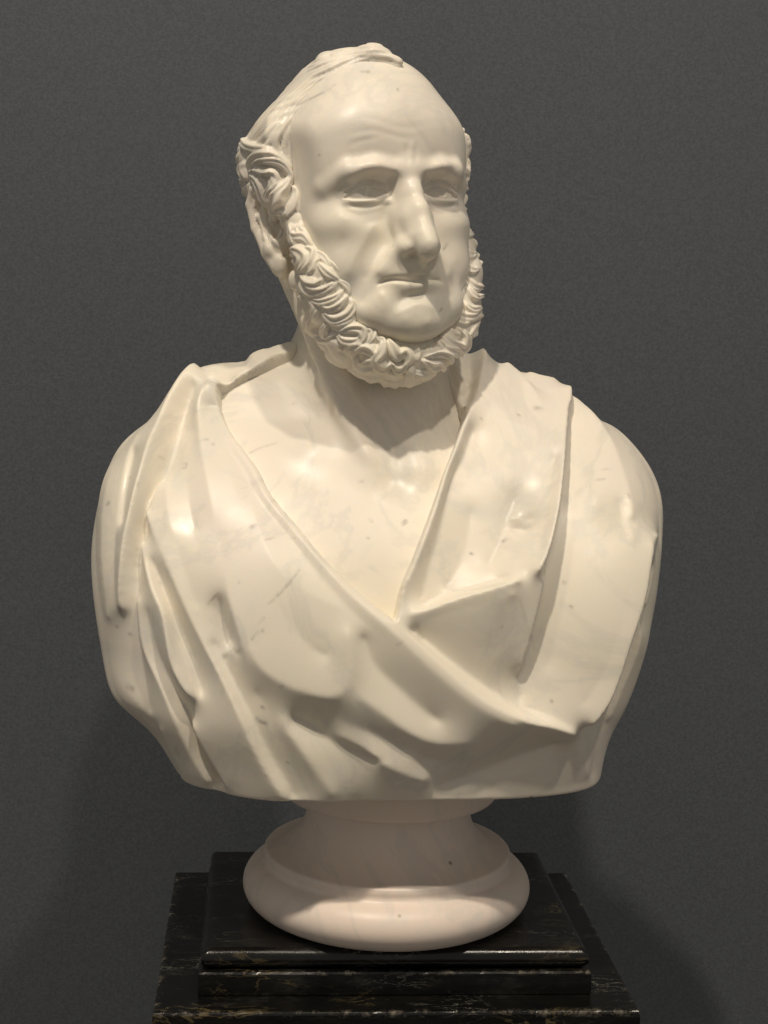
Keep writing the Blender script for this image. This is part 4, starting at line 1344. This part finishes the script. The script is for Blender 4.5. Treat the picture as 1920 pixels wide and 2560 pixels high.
VEINS = [  # grey streaks in the stone: photo-pixel course, half width, strength
    ([(735, 268), (790, 240), (815, 228), (838, 212)], 2.6, 0.55), ([(905, 180), (922, 180)], 4, 0.6), ([(994, 223), (996, 226)], 3, 0.7),
    ([(1110, 622), (1118, 610)], 3.5, 0.6), ([(1100, 778), (1105, 772)], 3.5, 0.6),
    ([(672, 1510), (705, 1478), (725, 1455), (748, 1425)], 3.0, 0.6), ([(630, 1318), (642, 1312)], 5, 0.8), ([(662, 1350), (685, 1344)], 3, 0.4),
    ([(722, 1347), (736, 1345)], 3, 0.4), ([(500, 1102), (520, 1098)], 3, 0.4), ([(625, 1132), (650, 1120), (690, 1108)], 3, 0.35),
    ([(520, 1510), (545, 1482)], 3, 0.6), ([(630, 1598), (645, 1580)], 3, 0.5), ([(648, 1558), (660, 1545)], 3, 0.35), ([(657, 1577), (660, 1576)], 4, 0.8),
    ([(655, 1768), (659, 1769)], 4, 0.8), ([(643, 1796), (655, 1806), (664, 1808)], 4.5, 0.8), ([(700, 1718), (708, 1714)], 3, 0.5), ([(752, 1732), (766, 1722)], 3, 0.4),
    ([(560, 1640), (580, 1628), (596, 1626)], 6, 0.45), ([(610, 1875), (640, 1885)], 9, 0.22), ([(925, 1300), (930, 1303)], 4, 0.7), ([(1008, 1312), (1016, 1306), (1014, 1300), (1007, 1306)], 2.5, 0.7),
    ([(919, 1345), (921, 1346)], 4, 0.9), ([(900, 1205), (906, 1203)], 4.5, 0.4), ([(1340, 1020), (1352, 1023)], 6, 0.5), ([(1295, 1036), (1300, 1040)], 3, 0.5), ([(1203, 1046), (1205, 1047)], 3, 0.8),
    ([(1572, 1236), (1575, 1243)], 4, 0.6), ([(1490, 1200), (1512, 1197)], 2.5, 0.4), ([(1505, 1174), (1524, 1172)], 2.5, 0.4), ([(1262, 1348), (1258, 1352)], 5, 0.6), ([(1177, 1384), (1180, 1385)], 3.5, 0.8),
    ([(1410, 1456), (1414, 1457)], 4.5, 0.6), ([(1427, 1516), (1429, 1517)], 4, 0.7), ([(1378, 1753), (1380, 1754)], 4, 0.9), ([(1041, 1560), (1052, 1592)], 8, 0.35), ([(992, 1612), (1006, 1606)], 3, 0.4),
    ([(1010, 1470), (1018, 1455)], 5, 0.35), ([(295, 1515), (302, 1535)], 6, 0.6), ([(325, 1584), (329, 1586)], 4, 0.8), ([(291, 1566), (293, 1567)], 4, 0.5), ([(324, 1195), (326, 1193)], 3, 0.5),
    ([(268, 1262), (271, 1256)], 4, 0.7), ([(342, 1215), (346, 1208)], 4, 0.45), ([(400, 1143), (406, 1146)], 4, 0.4), ([(398, 1458), (400, 1460)], 3.5, 0.7), ([(459, 1160), (466, 1158), (464, 1170), (457, 1170)], 2.5, 0.5),
    ([(532, 1110), (534, 1111)], 3, 0.8), ([(596, 1456), (598, 1457)], 3, 0.8), ([(665, 1938), (667, 1938)], 3.5, 0.7), ([(718, 1907), (721, 1908)], 3.5, 0.8), ([(440, 1870), (445, 1882)], 6, 0.4),
    ([(320, 1715), (330, 1722)], 7, 0.6), ([(732, 1010), (740, 1006)], 4, 0.35), ([(460, 1765), (470, 1780)], 5, 0.3), ([(1300, 1500), (1336, 1620)], 4, 0.18),
]


def veins(o, v):
    P = proj(v)
    a = np.zeros(len(v))
    for pts, w, s in VEINS:
        a = np.maximum(a, stroke(P, pts, w, s, 'gauss', (0, 0)))
    set_attr(o, 'vein', a)


def lathe(name, prof, mat, parent, seg=160):
    p = np.array(prof, float)
    an = np.linspace(0, 2 * pi, seg, endpoint=False)
    v = np.stack([np.outer(p[:, 0], np.cos(an)), np.outer(p[:, 0], np.sin(an)), np.repeat(p[:, 1:2], seg, 1)], -1).reshape(-1, 3)
    k, i = np.meshgrid(np.arange(len(p) - 1), np.arange(seg), indexing='ij')
    j = (i + 1) % seg
    q = np.stack([k * seg + i, k * seg + j, (k + 1) * seg + j, (k + 1) * seg + i], -1).reshape(-1, 4)
    return make_mesh(name, v, q, mat, parent), v


prof = [(0.0005, 0.006), (0.094, 0.006)]
prof += [(0.1045 + 0.0268 * sin(a), 0.0285 - 0.0225 * cos(a)) for a in np.linspace(0.15, pi - 0.35, 34)]
prof += [(0.1118, 0.0535), (0.1122, 0.0555), (0.1122, 0.0600), (0.1112, 0.0612), (0.1095, 0.0616)]
prof += [(0.0742 + 0.0353 * (1 - sin(a)) ** 1.15, 0.0620 + 0.0405 * (1 - cos(a)) ** 0.85) for a in np.linspace(0.08, pi / 2, 26)]
prof += [(0.0738, 0.1085), (0.0745, 0.1115), (0.0775, 0.1130), (0.094, 0.1134), (0.0968, 0.1140), (0.0980, 0.1156), (0.0990, 0.120), (0.0997, 0.127), (0.0997, 0.1500), (0.097, 0.1512), (0.0005, 0.1512)]
socle, sv = lathe('socle', prof, PINK_LIT, bust)
socle.scale = (K_BASE,) * 3
socle.location = (0.001, BASE_Y, BASE_Z)

g = build_body()
bv, bq, be = finish(g)
bv, bq = carve_body(bv, bq, be)
veins(make_mesh('body', bv, bq, MARBLE, bust), bv)
v, q, e = build_hair()
veins(make_mesh('hair', v, q, MARBLE, bust), v)
v, q, e = build_beard()
make_mesh('beard', v, q, MARBLE, bust)
v, q, e = build_drape()
veins(make_mesh('drapery', v, q, MARBLE, bust), v)
